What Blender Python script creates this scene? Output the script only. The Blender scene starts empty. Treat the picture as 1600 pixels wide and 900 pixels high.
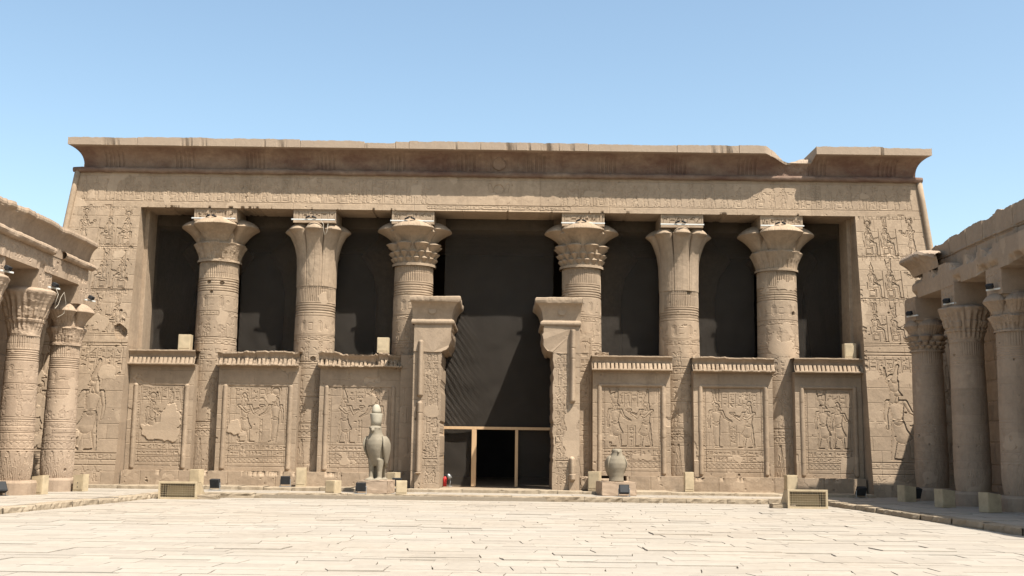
import bpy, bmesh, math, random
import numpy as np
from mathutils import Vector, Matrix
R_ = math.radians
rng = np.random.default_rng(7)
random.seed(11)
sc = bpy.context.scene
col = sc.collection

# ------------------------------------------------------------------ camera
F, PITCH, ROLL, YAW, CH = 1700.0, math.atan(252 / 1700.0), 0.0125, 0.003, 1.75
cam = bpy.data.cameras.new('camera')
cam.sensor_width = 36.0
cam.lens = 36.0 * F / 1600.0
cam.clip_start = 0.1
cam.clip_end = 3000
co = bpy.data.objects.new('camera', cam)
col.objects.link(co)
_f = Vector((math.sin(YAW) * math.cos(PITCH), math.cos(YAW) * math.cos(PITCH), math.sin(PITCH)))
_r0 = Vector((math.cos(YAW), -math.sin(YAW), 0))
_u0 = _r0.cross(_f)
_r = _r0 * math.cos(ROLL) + _u0 * math.sin(ROLL)
_u = -_r0 * math.sin(ROLL) + _u0 * math.cos(ROLL)
co.matrix_world = Matrix(((_r.x, _u.x, -_f.x, 0), (_r.y, _u.y, -_f.y, 0), (_r.z, _u.z, -_f.z, CH), (0, 0, 0, 1)))
sc.camera = co

# ------------------------------------------------------------------ light
SUN_DIR = Vector((0.40, -0.42, 1.0)).normalized()          # towards the sun
sun = bpy.data.lights.new('sun', 'SUN')
sun.energy = 5.0
sun.angle = R_(0.53)
sun.color = (1.0, 0.95, 0.87)
so = bpy.data.objects.new('sun', sun)
so.rotation_euler = SUN_DIR.to_track_quat('Z', 'Y').to_euler()
so.location = (20, -20, 60)
col.objects.link(so)
w = bpy.data.worlds.new('World')
sc.world = w
w.use_nodes = True
wn = w.node_tree
bg = wn.nodes['Background']
sky = wn.nodes.new('ShaderNodeTexSky')
sky.sky_type = 'NISHITA'
sky.sun_disc = False
sky.sun_elevation = math.asin(SUN_DIR.z)
sky.sun_rotation = math.atan2(SUN_DIR.x, SUN_DIR.y)
sky.air_density = 1.0
sky.dust_density = 1.7
sky.ozone_density = 0.35
tint = wn.nodes.new('ShaderNodeMix')
tint.data_type = 'RGBA'
tint.blend_type = 'MULTIPLY'
tint.inputs[0].default_value = 1.0
tint.inputs[7].default_value = (1.02, 1.05, 0.96, 1)
wn.links.new(sky.outputs[0], tint.inputs[6])
wn.links.new(tint.outputs[2], bg.inputs[0])
bg.inputs[1].default_value = 0.112
sc.view_settings.view_transform = 'Standard'
sc.view_settings.look = 'None'
sc.view_settings.exposure = 1.10
sc.view_settings.gamma = 1.0
sc.cycles.max_bounces = 8
sc.cycles.diffuse_bounces = 4
sc.cycles.transparent_max_bounces = 8

# ------------------------------------------------------------------ materials
def mat(name):
    m = bpy.data.materials.new(name)
    m.use_nodes = True
    nt = m.node_tree
    return m, nt, nt.nodes['Principled BSDF']

def nd(nt, t, **kw):
    n = nt.nodes.new(t)
    for k, v in kw.items():
        setattr(n, k, v)
    return n

def noise(nt, scale, detail=4, rough=0.6, vec=None, stretch=None):
    n = nd(nt, 'ShaderNodeTexNoise')
    n.inputs['Scale'].default_value = scale
    n.inputs['Detail'].default_value = detail
    n.inputs['Roughness'].default_value = rough
    g = nd(nt, 'ShaderNodeNewGeometry')
    if stretch:
        mp = nd(nt, 'ShaderNodeMapping')
        mp.inputs['Scale'].default_value = stretch
        nt.links.new(g.outputs['Position'], mp.inputs[0])
        nt.links.new(mp.outputs[0], n.inputs['Vector'])
    else:
        nt.links.new(g.outputs['Position'], n.inputs['Vector'])
    return n.outputs[0]

def mixc(nt, fac, a, b, blend='MIX'):
    n = nd(nt, 'ShaderNodeMix', data_type='RGBA', blend_type=blend)
    for sock, v in ((n.inputs[0], fac), (n.inputs[6], a), (n.inputs[7], b)):
        if hasattr(v, 'default_value') or hasattr(v, 'is_linked'):
            nt.links.new(v, sock)
        else:
            sock.default_value = v if not isinstance(v, tuple) else (*v, 1.0)[:4]
    return n.outputs[2]

def rng_map(nt, v, a, b, c=0.0, d=1.0):
    n = nd(nt, 'ShaderNodeMapRange')
    n.inputs[1].default_value, n.inputs[2].default_value = a, b
    n.inputs[3].default_value, n.inputs[4].default_value = c, d
    nt.links.new(v, n.inputs[0])
    return n.outputs[0]

def stone(name, base, light, dark, stain=None, stain_amt=0.0, bump=0.018, patch_col=None, streak=0.5):
    m, nt, b = mat(name)
    c = mixc(nt, rng_map(nt, noise(nt, 0.45, 5, 0.6), 0.35, 0.68), dark, light)
    c = mixc(nt, 0.55, c, base)
    c = mixc(nt, rng_map(nt, noise(nt, 5.0, 5, 0.7), 0.3, 0.72, 0, 0.65), c, tuple(x * 0.70 for x in dark))
    c = mixc(nt, rng_map(nt, noise(nt, 0.8, 4, 0.65, stretch=(1.6, 1.6, 0.22)), 0.52, 0.75, 0, streak), c, tuple(x * 0.7 for x in dark))
    c = mixc(nt, rng_map(nt, noise(nt, 0.16, 3, 0.5), 0.42, 0.62, 0, 0.45), c, tuple(x * k for x, k in zip(dark, (1.0, 1.06, 1.14))))
    if stain:
        c = mixc(nt, rng_map(nt, noise(nt, 0.55, 6, 0.65, stretch=(1.0, 1.0, 2.2)), 0.42, 0.66, 0, stain_amt), c, stain)
    at = nd(nt, 'ShaderNodeAttribute', attribute_name='patch')
    c = mixc(nt, at.outputs['Fac'], c, patch_col or tuple(x * 1.04 for x in light))
    tn = nd(nt, 'ShaderNodeAttribute', attribute_name='tone')
    mul = nd(nt, 'ShaderNodeVectorMath', operation='MULTIPLY')
    ad = nd(nt, 'ShaderNodeMath', operation='ADD')
    ad.inputs[1].default_value = 1.0
    nt.links.new(tn.outputs['Fac'], ad.inputs[0])
    nt.links.new(c, mul.inputs[0])
    nt.links.new(ad.outputs[0], mul.inputs[1])
    nt.links.new(mul.outputs[0], b.inputs['Base Color'])
    b.inputs['Roughness'].default_value = 0.92
    b.inputs['Specular IOR Level'].default_value = 0.15
    bp = nd(nt, 'ShaderNodeBump')
    bp.inputs['Strength'].default_value = 0.6
    bp.inputs['Distance'].default_value = bump
    nt.links.new(noise(nt, 14, 6, 0.75), bp.inputs['Height'])
    nt.links.new(bp.outputs[0], b.inputs['Normal'])
    return m

def plain(name, c, rough=0.6, metal=0.0, var=0.25, scale=6.0):
    m, nt, b = mat(name)
    k = mixc(nt, rng_map(nt, noise(nt, scale, 5, 0.65), 0.3, 0.72), tuple(x * (1 - var) for x in c), tuple(min(1, x * (1 + var * 0.6)) for x in c))
    nt.links.new(k, b.inputs['Base Color'])
    b.inputs['Roughness'].default_value = rough
    b.inputs['Specular IOR Level'].default_value = 0.25
    b.inputs['Metallic'].default_value = metal
    return m

M = {}
M['sand'] = stone('sandstone', (0.328, 0.245, 0.168), (0.372, 0.283, 0.198), (0.246, 0.178, 0.119), streak=0.65)
M['sand_cornice'] = stone('cornice_sandstone', (0.265, 0.187, 0.133), (0.315, 0.228, 0.165), (0.175, 0.118, 0.085), stain=(0.11, 0.06, 0.045), stain_amt=0.85, streak=0.85, patch_col=(0.295, 0.23, 0.17))
M['sand_side'] = stone('colonnade_sandstone', (0.34, 0.253, 0.178), (0.38, 0.288, 0.206), (0.27, 0.194, 0.134))
M['paving'] = stone('paving_stone', (0.315, 0.27, 0.217), (0.335, 0.289, 0.234), (0.288, 0.245, 0.195), stain=(0.295, 0.265, 0.222), stain_amt=0.35, bump=0.003, streak=0.0)
M['kerb'] = stone('kerb_stone', (0.31, 0.25, 0.178), (0.34, 0.28, 0.205), (0.25, 0.19, 0.126), bump=0.02, streak=0.1)
M['dust'] = stone('dust', (0.26, 0.213, 0.158), (0.285, 0.237, 0.178), (0.23, 0.186, 0.135), bump=0.004, streak=0.0)
M['granite'] = stone('grey_granite', (0.262, 0.22, 0.16), (0.315, 0.27, 0.20), (0.19, 0.158, 0.113), bump=0.006, streak=0.3)
M['crown'] = stone('pale_granite', (0.36, 0.315, 0.24), (0.40, 0.35, 0.27), (0.30, 0.26, 0.19), bump=0.006, streak=0.3)
M['pedestal'] = stone('pedestal_stone', (0.365, 0.272, 0.193), (0.40, 0.302, 0.22), (0.32, 0.23, 0.157), bump=0.01, streak=0.15)
M['beige'] = plain('beige_paint', (0.39, 0.31, 0.20), 0.6, 0, 0.22, 4)
M['beige_dark'] = plain('dusty_beige_paint', (0.42, 0.32, 0.18), 0.6, 0, 0.12, 3)
M['black'] = plain('black_metal', (0.020, 0.020, 0.021), 0.8, 0.0, 0.3, 8)
M['glass'] = plain('lamp_glass', (0.028, 0.029, 0.03), 0.6, 0.0, 0.2, 5)
M['steel'] = plain('galvanised_steel', (0.33, 0.34, 0.34), 0.45, 0.6, 0.2, 9)
M['white'] = plain('white_plastic', (0.50, 0.50, 0.47), 0.4, 0, 0.08, 5)
M['red'] = plain('red_paint', (0.45, 0.03, 0.03), 0.35, 0, 0.15, 5)
M['dark'] = plain('shade_dark_stone', (0.05, 0.042, 0.036), 0.95, 0, 0.3, 1)  # rear wall of the hall: its deep shade put into the stone colour
M['cable'] = plain('pale_cable', (0.40, 0.35, 0.28), 0.6, 0, 0.1, 5)

def wood():
    m, nt, b = mat('new_timber')
    c = mixc(nt, noise(nt, 3.0, 6, 0.6, stretch=(6, 6, 0.5)), (0.33, 0.20, 0.10), (0.50, 0.34, 0.19))
    nt.links.new(c, b.inputs['Base Color'])
    b.inputs['Roughness'].default_value = 0.7
    return m
M['wood'] = wood()

def net_mat():
    m, nt, b = mat('shade_net')
    g = nd(nt, 'ShaderNodeNewGeometry')
    wv = nd(nt, 'ShaderNodeTexWave', wave_type='BANDS', bands_direction='DIAGONAL')
    wv.inputs['Scale'].default_value = 5.5
    wv.inputs['Distortion'].default_value = 0.6
    wv.inputs['Detail'].default_value = 2
    nt.links.new(g.outputs['Position'], wv.inputs['Vector'])
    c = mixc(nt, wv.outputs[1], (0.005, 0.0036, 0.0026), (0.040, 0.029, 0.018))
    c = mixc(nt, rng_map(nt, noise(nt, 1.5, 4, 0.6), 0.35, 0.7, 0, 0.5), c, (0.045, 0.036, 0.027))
    nt.links.new(c, b.inputs['Base Color'])
    b.inputs['Roughness'].default_value = 0.9
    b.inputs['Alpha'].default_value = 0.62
    return m
M['net'] = net_mat()

# ------------------------------------------------------------------ object helpers
def link(o, parent=None):
    col.objects.link(o)
    if parent:
        o.parent = parent
    return o

def empty(name, loc=(0, 0, 0), rz=0.0):
    o = bpy.data.objects.new(name, None)
    o.location = loc
    o.rotation_euler = (0, 0, rz)
    o.empty_display_size = 0.2
    return link(o)

def tag(o, label=None, cat=None, group=None, kind=None):
    if label: o['label'] = label
    if cat: o['category'] = cat
    if group: o['group'] = group
    if kind: o['kind'] = kind
    return o

def mesh_np(name, V, faces, m, parent=None, tone=None, patch=None, smooth=False):
    me = bpy.data.meshes.new(name)
    V = np.asarray(V, dtype=np.float32).reshape(-1, 3)
    faces = np.asarray(faces, dtype=np.int32)
    n = len(faces)
    me.vertices.add(len(V))
    me.vertices.foreach_set('co', V.ravel())
    me.loops.add(n * 4)
    me.loops.foreach_set('vertex_index', faces.ravel())
    me.polygons.add(n)
    me.polygons.foreach_set('loop_start', np.arange(0, n * 4, 4, dtype=np.int32))
    me.polygons.foreach_set('loop_total', np.full(n, 4, dtype=np.int32))
    for nm, arr in (('tone', tone), ('patch', patch)):
        if arr is not None:
            a = me.attributes.new(nm, 'FLOAT', 'POINT')
            a.data.foreach_set('value', np.asarray(arr, dtype=np.float32).ravel())
    me.update(calc_edges=True)
    me.validate()
    me.materials.append(m)
    if not smooth:
        me.shade_flat()
    else:
        me.polygons.foreach_set('use_smooth', np.ones(len(me.polygons), dtype=bool))
    return link(bpy.data.objects.new(name, me), parent)

def grid_faces(ny, nx, wrap=False):
    idx = np.arange(ny * nx).reshape(ny, nx)
    a, b = idx[:-1, :-1], idx[:-1, 1:]
    c, d = idx[1:, 1:], idx[1:, :-1]
    f = np.stack([a, b, c, d], -1).reshape(-1, 4)
    if wrap:
        f2 = np.stack([idx[:-1, -1], idx[:-1, 0], idx[1:, 0], idx[1:, -1]], -1)
        f = np.concatenate([f, f2])
    return f

def sheet(name, P, m, parent=None, back=None, tone=None, patch=None, wrap=False, smooth=False):
    """A dense grid of points as one mesh; BACK adds the thickness round its border."""
    ny, nx = P.shape[:2]
    V = P.reshape(-1, 3)
    f = grid_faces(ny, nx, wrap)
    T = np.zeros(len(V)) if tone is None else tone.ravel()
    K = np.zeros(len(V)) if patch is None else patch.ravel()
    if back is not None:
        idx = np.arange(ny * nx).reshape(ny, nx)
        ring = np.concatenate([idx[0, :-1], idx[:-1, -1], idx[-1, :0:-1], idx[:0:-1, 0]])
        n0 = len(V)
        B = V[ring].copy()
        B = B + np.asarray(back)
        V = np.concatenate([V, B])
        k = len(ring)
        r2 = n0 + np.arange(k)
        nxt = np.roll(ring, -1)
        n2 = np.roll(r2, -1)
        f = np.concatenate([f, np.stack([nxt, ring, r2, n2], -1)])
        T = np.concatenate([T, T[ring]])
        K = np.concatenate([K, K[ring] * 0])
    return mesh_np(name, V, f, m, parent, T, K, smooth)

class MB:
    """Collects bevelled boxes, bars, tubes and lathes; build() links them as ONE mesh object."""
    def __init__(s):
        s.bm = bmesh.new()
    def box(s, c, d, rz=0.0, bev=0.0, rx=0.0, ry=0.0, taper=None):
        r = bmesh.ops.create_cube(s.bm, size=1.0)
        vs = r['verts']
        for v in vs:
            v.co = Vector((v.co.x * d[0], v.co.y * d[1], v.co.z * d[2]))
            if taper and v.co.z > 0:
                v.co.x *= taper[0]
                v.co.y *= taper[1]
        if bev:
            es = list({e for v in vs for e in v.link_edges})
            b = bmesh.ops.bevel(s.bm, geom=es, offset=bev, segments=2, profile=0.6, affect='EDGES')
            vs = list({v for f in b['faces'] for v in f.verts} | {v for v in vs if v.is_valid})
        mx = Matrix.Translation(c) @ Matrix.Rotation(rz, 4, 'Z') @ Matrix.Rotation(rx, 4, 'X') @ Matrix.Rotation(ry, 4, 'Y')
        bmesh.ops.transform(s.bm, matrix=mx, verts=vs)
        return s
    def tube(s, a, b, r, r2=None, n=10):
        a, b = Vector(a), Vector(b)
        d = b - a
        mx = Matrix.Translation((a + b) / 2) @ d.to_track_quat('Z', 'Y').to_matrix().to_4x4()
        bmesh.ops.create_cone(s.bm, cap_ends=True, segments=n, radius1=r, radius2=r if r2 is None else r2, depth=d.length, matrix=mx)
        return s
    def path(s, pts, r, n=6):
        pts = [Vector(p) for p in pts]
        rings = []
        for i, p in enumerate(pts):
            t = (pts[min(i + 1, len(pts) - 1)] - pts[max(i - 1, 0)]).normalized()
            q = t.to_track_quat('Z', 'Y')
            rings.append([s.bm.verts.new(p + q @ Vector((r * math.cos(6.2832 * k / n), r * math.sin(6.2832 * k / n), 0))) for k in range(n)])
        for A, B in zip(rings, rings[1:]):
            for k in range(n):
                s.bm.faces.new((A[k], A[(k + 1) % n], B[(k + 1) % n], B[k]))
        s.bm.faces.new(rings[0][::-1]); s.bm.faces.new(rings[-1])
        return s
    def loft(s, secs, n=24, p=2.0):
        """secs: (cx, cy, z, rx, ry)"""
        rings = []
        for cx, cy, z, rx, ry in secs:
            ring = []
            for k in range(n):
                a = 6.28318 * k / n
                ca, sa = math.cos(a), math.sin(a)
                ring.append(s.bm.verts.new((cx + rx * math.copysign(abs(ca) ** (2 / p), ca), cy + ry * math.copysign(abs(sa) ** (2 / p), sa), z)))
            rings.append(ring)
        for A, B in zip(rings, rings[1:]):
            for k in range(n):
                s.bm.faces.new((A[k], A[(k + 1) % n], B[(k + 1) % n], B[k]))
        s.bm.faces.new(rings[0][::-1]); s.bm.faces.new(rings[-1])
        return s
    def prism(s, pts, y0, y1):
        """polygon in (x, z) extruded along y"""
        A = [s.bm.verts.new((x, y0, z)) for x, z in pts]
        B = [s.bm.verts.new((x, y1, z)) for x, z in pts]
        s.bm.faces.new(A); s.bm.faces.new(B[::-1])
        for i in range(len(pts)):
            j = (i + 1) % len(pts)
            s.bm.faces.new((A[j], A[i], B[i], B[j]))
        return s
    def build(s, name, m, parent=None, smooth=False, remesh=None):
        me = bpy.data.meshes.new(name)
        bmesh.ops.recalc_face_normals(s.bm, faces=s.bm.faces)
        s.bm.to_mesh(me)
        s.bm.free()
        if remesh:
            t = bpy.data.objects.new('tmp', me)
            col.objects.link(t)
            md = t.modifiers.new('r', 'REMESH')
            md.mode = 'VOXEL'
            md.voxel_size = remesh
            sm = t.modifiers.new('s', 'SMOOTH')
            sm.iterations = 4
            dg = bpy.context.evaluated_depsgraph_get()
            me2 = bpy.data.meshes.new_from_object(t.evaluated_get(dg))
            bpy.data.objects.remove(t)
            me2.name = name
            me = me2
            me.materials.clear()
        me.materials.append(m)
        if smooth:
            me.polygons.foreach_set('use_smooth', np.ones(len(me.polygons), dtype=bool))
        return link(bpy.data.objects.new(name, me), parent)

# ------------------------------------------------------------------ noise and relief carving
def fbm(shape, cell, seed=0, octaves=4, rough=0.55):
    g = np.random.default_rng(seed)
    out = np.zeros(shape)
    amp, tot = 1.0, 0.0
    c = float(cell)
    for _ in range(octaves):
        ny, nx = max(2, int(shape[0] / c) + 3), max(2, int(shape[1] / c) + 3)
        a = g.random((ny, nx))
        yy = np.arange(shape[0]) / c
        xx = np.arange(shape[1]) / c
        y0, x0 = yy.astype(int), xx.astype(int)
        fy, fx = (yy - y0)[:, None], (xx - x0)[None, :]
        fy, fx = fy * fy * (3 - 2 * fy), fx * fx * (3 - 2 * fx)
        y0 = np.clip(y0, 0, ny - 2); x0 = np.clip(x0, 0, nx - 2)
        A = a[np.ix_(y0, x0)]; B = a[np.ix_(y0, x0 + 1)]; C_ = a[np.ix_(y0 + 1, x0)]; D = a[np.ix_(y0 + 1, x0 + 1)]
        out += amp * ((A * (1 - fx) + B * fx) * (1 - fy) + (C_ * (1 - fx) + D * fx) * fy)
        tot += amp
        amp *= rough
        c = max(1.0, c / 2)
    return out / tot

def sstep(a, b, x):
    t = np.clip((x - a) / (b - a), 0, 1)
    return t * t * (3 - 2 * t)

class HF:
    """A height field over (x, z): outward height in metres, with tone and plaster-patch maps."""
    def __init__(s, x0, x1, z0, z1, res, seed=0):
        s.x0, s.x1, s.z0, s.z1, s.res = x0, x1, z0, z1, res
        s.nx, s.nz = int(round((x1 - x0) / res)) + 1, int(round((z1 - z0) / res)) + 1
        s.x, s.z = np.linspace(x0, x1, s.nx), np.linspace(z0, z1, s.nz)
        s.h = np.zeros((s.nz, s.nx))
        s.tone = np.zeros((s.nz, s.nx))
        s.patch = np.zeros((s.nz, s.nx))
        s.seed = seed
    def win(s, xa, xb, za, zb):
        i0 = max(0, int((xa - s.x0) / s.res) - 1); i1 = min(s.nx, int((xb - s.x0) / s.res) + 3)
        j0 = max(0, int((za - s.z0) / s.res) - 1); j1 = min(s.nz, int((zb - s.z0) / s.res) + 3)
        return (slice(j0, j1), slice(i0, i1)) if i1 > i0 and j1 > j0 else None
    def sdf(s, segs):
        xa = min(min(a[0] - a[2], a[3] - a[5]) for a in segs); xb = max(max(a[0] + a[2], a[3] + a[5]) for a in segs)
        za = min(min(a[1] - a[2], a[4] - a[5]) for a in segs); zb = max(max(a[1] + a[2], a[4] + a[5]) for a in segs)
        wdw = s.win(xa, xb, za, zb)
        if wdw is None: return None, None
        X, Z = s.x[wdw[1]][None, :], s.z[wdw[0]][:, None]
        d = None
        for ax, az, ar, bx, bz, br in segs:
            dx, dz = bx - ax, bz - az
            L = dx * dx + dz * dz
            t = np.clip(((X - ax) * dx + (Z - az) * dz) / L, 0, 1) if L > 1e-9 else 0.0
            e = np.hypot(X - ax - t * dx, Z - az - t * dz) - (ar + (br - ar) * t)
            d = e if d is None else np.minimum(d, e)
        return wdw, d
    def sunk(s, segs, depth, bw, base=0.0):
        wdw, d = s.sdf(segs)
        if wdw is None: return
        depth *= .78
        v = base - depth * (1 - 0.8 * np.sqrt(np.clip(-d / bw, 0, 1)))
        hh = s.h[wdw]
        hh[d < 0] = v[d < 0]
    def carve(s, segs, depth):
        wdw, d = s.sdf(segs)
        if wdw is None: return
        hh = s.h[wdw]
        hh[d < 0] -= depth
    def ridge(s, segs, height):
        wdw, d = s.sdf(segs)
        if wdw is None: return
        r = max(a[2] for a in segs)
        hh = s.h[wdw]
        v = height * np.sqrt(np.clip(1 - (1 + np.clip(d, -r, 0) / r) ** 2, 0, 1))
        hh[:] = np.where(d < 0, np.maximum(hh, v), hh)
    def band(s, xa, xb, za, zb, dh):
        wdw = s.win(xa, xb, za, zb)
        if wdw is None: return
        X, Z = s.x[wdw[1]][None, :], s.z[wdw[0]][:, None]
        s.h[wdw] += np.where((X >= xa) & (X <= xb) & (Z >= za) & (Z <= zb), dh, 0)
    def hline(s, z, xa, xb, depth=0.012, wd=0.02):
        s.band(xa, xb, z - wd / 2, z + wd / 2, -depth)
    def vline(s, x, za, zb, depth=0.012, wd=0.02):
        s.band(x - wd / 2, x + wd / 2, za, zb, -depth)
    def courses(s, hmin=0.5, hmax=0.75, lmin=0.9, lmax=2.0, depth=0.016, tone=0.05, za=None, zb=None):
        g = random.Random(s.seed)
        z = s.z0 if za is None else za
        zb = s.z1 if zb is None else zb
        while z < zb:
            dz = g.uniform(hmin, hmax)
            if z > s.z0 + 0.05: s.hline(z, s.x0, s.x1, depth, s.res)
            x = s.x0 - g.uniform(0, lmax)
            while x < s.x1:
                dx = g.uniform(lmin, lmax)
                s.vline(x, z, min(z + dz, zb), depth, s.res)
                wdw = s.win(x, x + dx, z, min(z + dz, zb))
                if wdw:
                    s.tone[wdw] = g.uniform(-tone * 1.9, tone * 1.5)
                x += dx
            z += dz
    def weather(s, amp=0.012, patch=0.0, patch_cell=1.0, pits=0, chip=0.0):
        n = fbm(s.h.shape, 0.5 / s.res, s.seed + 1, 5, 0.6)
        s.h += (n - 0.5) * amp * 2
        if patch:
            q = fbm(s.h.shape, patch_cell / s.res, s.seed + 2, 4, 0.45)
            th = np.quantile(q, 1 - patch)
            k = sstep(th, th + 0.012, q)
            s.h = s.h * (1 - k) + k * (np.median(s.h) + 0.004)
            s.patch = np.maximum(s.patch, k * 0.35)
        e = fbm(s.h.shape, 0.16 / s.res, s.seed + 3, 3, 0.6)
        th = np.quantile(e, 0.985)
        s.h -= sstep(th, th + 0.12, e) * 0.03
        g = random.Random(s.seed + 5)
        for _ in range(int(pits * .35)):
            x, z, r = g.uniform(s.x0, s.x1), g.uniform(s.z0, s.z1), g.uniform(0.02, 0.045)
            s.carve([(x, z, r, x + 0.01, z, r)], 0.05)
    def clear(s, xa, xb, za, zb, sd=0):
        """a smooth plaster repair with a ragged outline"""
        wdw = s.win(xa, xb, za, zb)
        if wdw is None: return
        X, Z = s.x[wdw[1]][None, :], s.z[wdw[0]][:, None]
        d = (np.abs((X - (xa + xb) / 2) / (xb - xa) * 2) ** 3 + np.abs((Z - (za + zb) / 2) / (zb - za) * 2) ** 3) ** (1 / 3)
        n = fbm(s.h[wdw].shape, 0.45 / s.res, s.seed + 31 + sd, 4, 0.5)
        k = sstep(0.0, 0.03, 1.02 - d * 0.62 - n * 0.95)
        s.h[wdw] = s.h[wdw] * (1 - k) + k * 0.006
        s.patch[wdw] = np.maximum(s.patch[wdw], k * 0.4)

def C(ax, az, ar, bx=None, bz=None, br=None):
    return (ax, az, ar, ax if bx is None else bx, az if bz is None else bz, ar if br is None else br)

def xf(parts, x, z, k, face):
    return [[(x + face * a * k, z + b * k, r * k, x + face * c * k, z + d * k, q * k) for a, b, r, c, d, q in p] for p in parts]

def crown_parts(kind, cx, cz):
    if kind == 'white':
        return [[C(cx, cz + .03, .062, cx - .035, cz + .2, .03), C(cx - .035, cz + .2, .03, cx - .04, cz + .27, .026)]]
    if kind == 'double':
        return [[C(cx - .01, cz + .03, .07, cx - .02, cz + .13, .09), C(cx - .1, cz + .1, .02, cx - .13, cz + .3, .014)],
                [C(cx + .01, cz + .13, .05, cx + .05, cz + .28, .024), C(cx + .05, cz + .28, .024, cx + .07, cz + .33, .026)]]
    if kind == 'disc':
        return [[C(cx, cz + .15, .085)], [C(cx - .03, cz + .03, .02, cx - .12, cz + .13, .017), C(cx - .12, cz + .13, .017, cx - .1, cz + .25, .01)],
                [C(cx + .03, cz + .03, .02, cx + .12, cz + .13, .017), C(cx + .12, cz + .13, .017, cx + .1, cz + .25, .01)]]
    if kind == 'plumes':
        return [[C(cx - .03, cz + .05, .03, cx - .06, cz + .34, .04)], [C(cx + .03, cz + .05, .03, cx + .04, cz + .34, .04)], [C(cx - .08, cz + .04, .012, cx + .08, cz + .04, .012)]]
    return [[C(cx, cz + .03, .05, cx - .02, cz + .06, .05)]]

def head_parts(cx, cz, falcon=False):
    p = [[C(cx - .03, cz + .015, .058, cx - .065, cz - .11, .035)],
         [C(cx + .012, cz + .005, .05), C(cx + .03, cz - .01, .03, cx + .062, cz - .025, .012)]]
    if falcon:
        p[1].append(C(cx + .05, cz, .022, cx + .085, cz - .03, .01))
    else:
        p.append([C(cx + .03, cz - .06, .012, cx + .035, cz - .11, .014)])
    return p

def fig(hf, x, z, H, face=1, pose='offer', crown='white', depth=0.045, falcon=False):
    """A carved Egyptian figure, H metres from sole to crown of the head."""
    P = []
    if pose == 'seat':
        P += [[C(-.13, .05, .03, -.13, .27, .03), C(-.13, .05, .03, .09, .05, .03), C(-.13, .25, .03, .09, .25, .03), C(.09, .05, .03, .09, .25, .03)], [C(-.19, .28, .015, -.19, .46, .015)]]
        P += [[C(-.06, .35, .085, .23, .37, .05), C(.23, .37, .05, .27, .06, .03), C(.25, .02, .02, .39, .015, .016)]]
        P += [[C(-.05, .38, .075, -.02, .62, .095), C(-.11, .68, .045, .08, .68, .045)]]
        P += [[C(-.11, .68, .034, -.06, .50, .028), C(-.06, .5, .028, .16, .45, .022)], [C(.08, .68, .034, .16, .52, .028), C(.16, .52, .028, .36, .56, .022)]]
        P += [[C(.38, .03, .010, .38, .83, .010)]]
        P += [[C(-.01, .70, .035, .0, .78, .035)]] + head_parts(.01, .82, falcon) + crown_parts(crown, .0, .88)
    else:
        P += [[C(-.03, .5, .065, -.075, .27, .042), C(-.075, .27, .042, -.115, .04, .024), C(-.125, .018, .018, .01, .014, .016)]]
        P += [[C(.03, .5, .065, .085, .27, .042), C(.085, .27, .042, .115, .04, .024), C(.105, .018, .018, .235, .014, .016)]]
        if pose == 'robe':
            P = [[C(0, .5, .085, 0, .28, .075), C(0, .28, .075, .01, .07, .06)], [C(-.03, .018, .02, .12, .016, .018)]]
        else:
            P += [[C(.0, .53, .08, .035, .33, .105), C(.06, .42, .05, .15, .31, .03)]]
        P += [[C(0, .54, .068, .0, .73, .10), C(-.125, .795, .042, .125, .795, .042)]]
        P += [[C(-.06, .555, .015, .065, .545, .015)]]
        if pose == 'offer':
            P += [[C(-.125, .795, .038, .03, .66, .032), C(.03, .66, .032, .30, .74, .02)], [C(.125, .795, .038, .2, .64, .032), C(.2, .64, .032, .38, .76, .02)]]
            P += [[C(.34, .80, .03, .42, .80, .03)]]
        else:
            P += [[C(-.125, .795, .038, -.165, .62, .03), C(-.165, .62, .03, -.155, .44, .024)]]
            P += [[C(.125, .795, .038, .19, .66, .03), C(.19, .66, .03, .34, .58, .02)]]
            if pose == 'staff':
                P += [[C(.355, .03, .010, .355, .93, .010)]]
        P += [[C(.0, .82, .038, .005, .88, .038)]] + head_parts(.01, .92, falcon) + crown_parts(crown, .0, .975)
    Q = xf(P, x, z, H, face)
    wdw, d = hf.sdf([(a, b, r + .05, c, e, q + .05) for p in Q for a, b, r, c, e, q in p])
    if wdw is not None:
        hh = hf.h[wdw]
        hh[d < 0] = 0
    for p in Q:
        hf.sunk(p, depth, max(0.03, max(a[2] for a in p)), 0.0)

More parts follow.
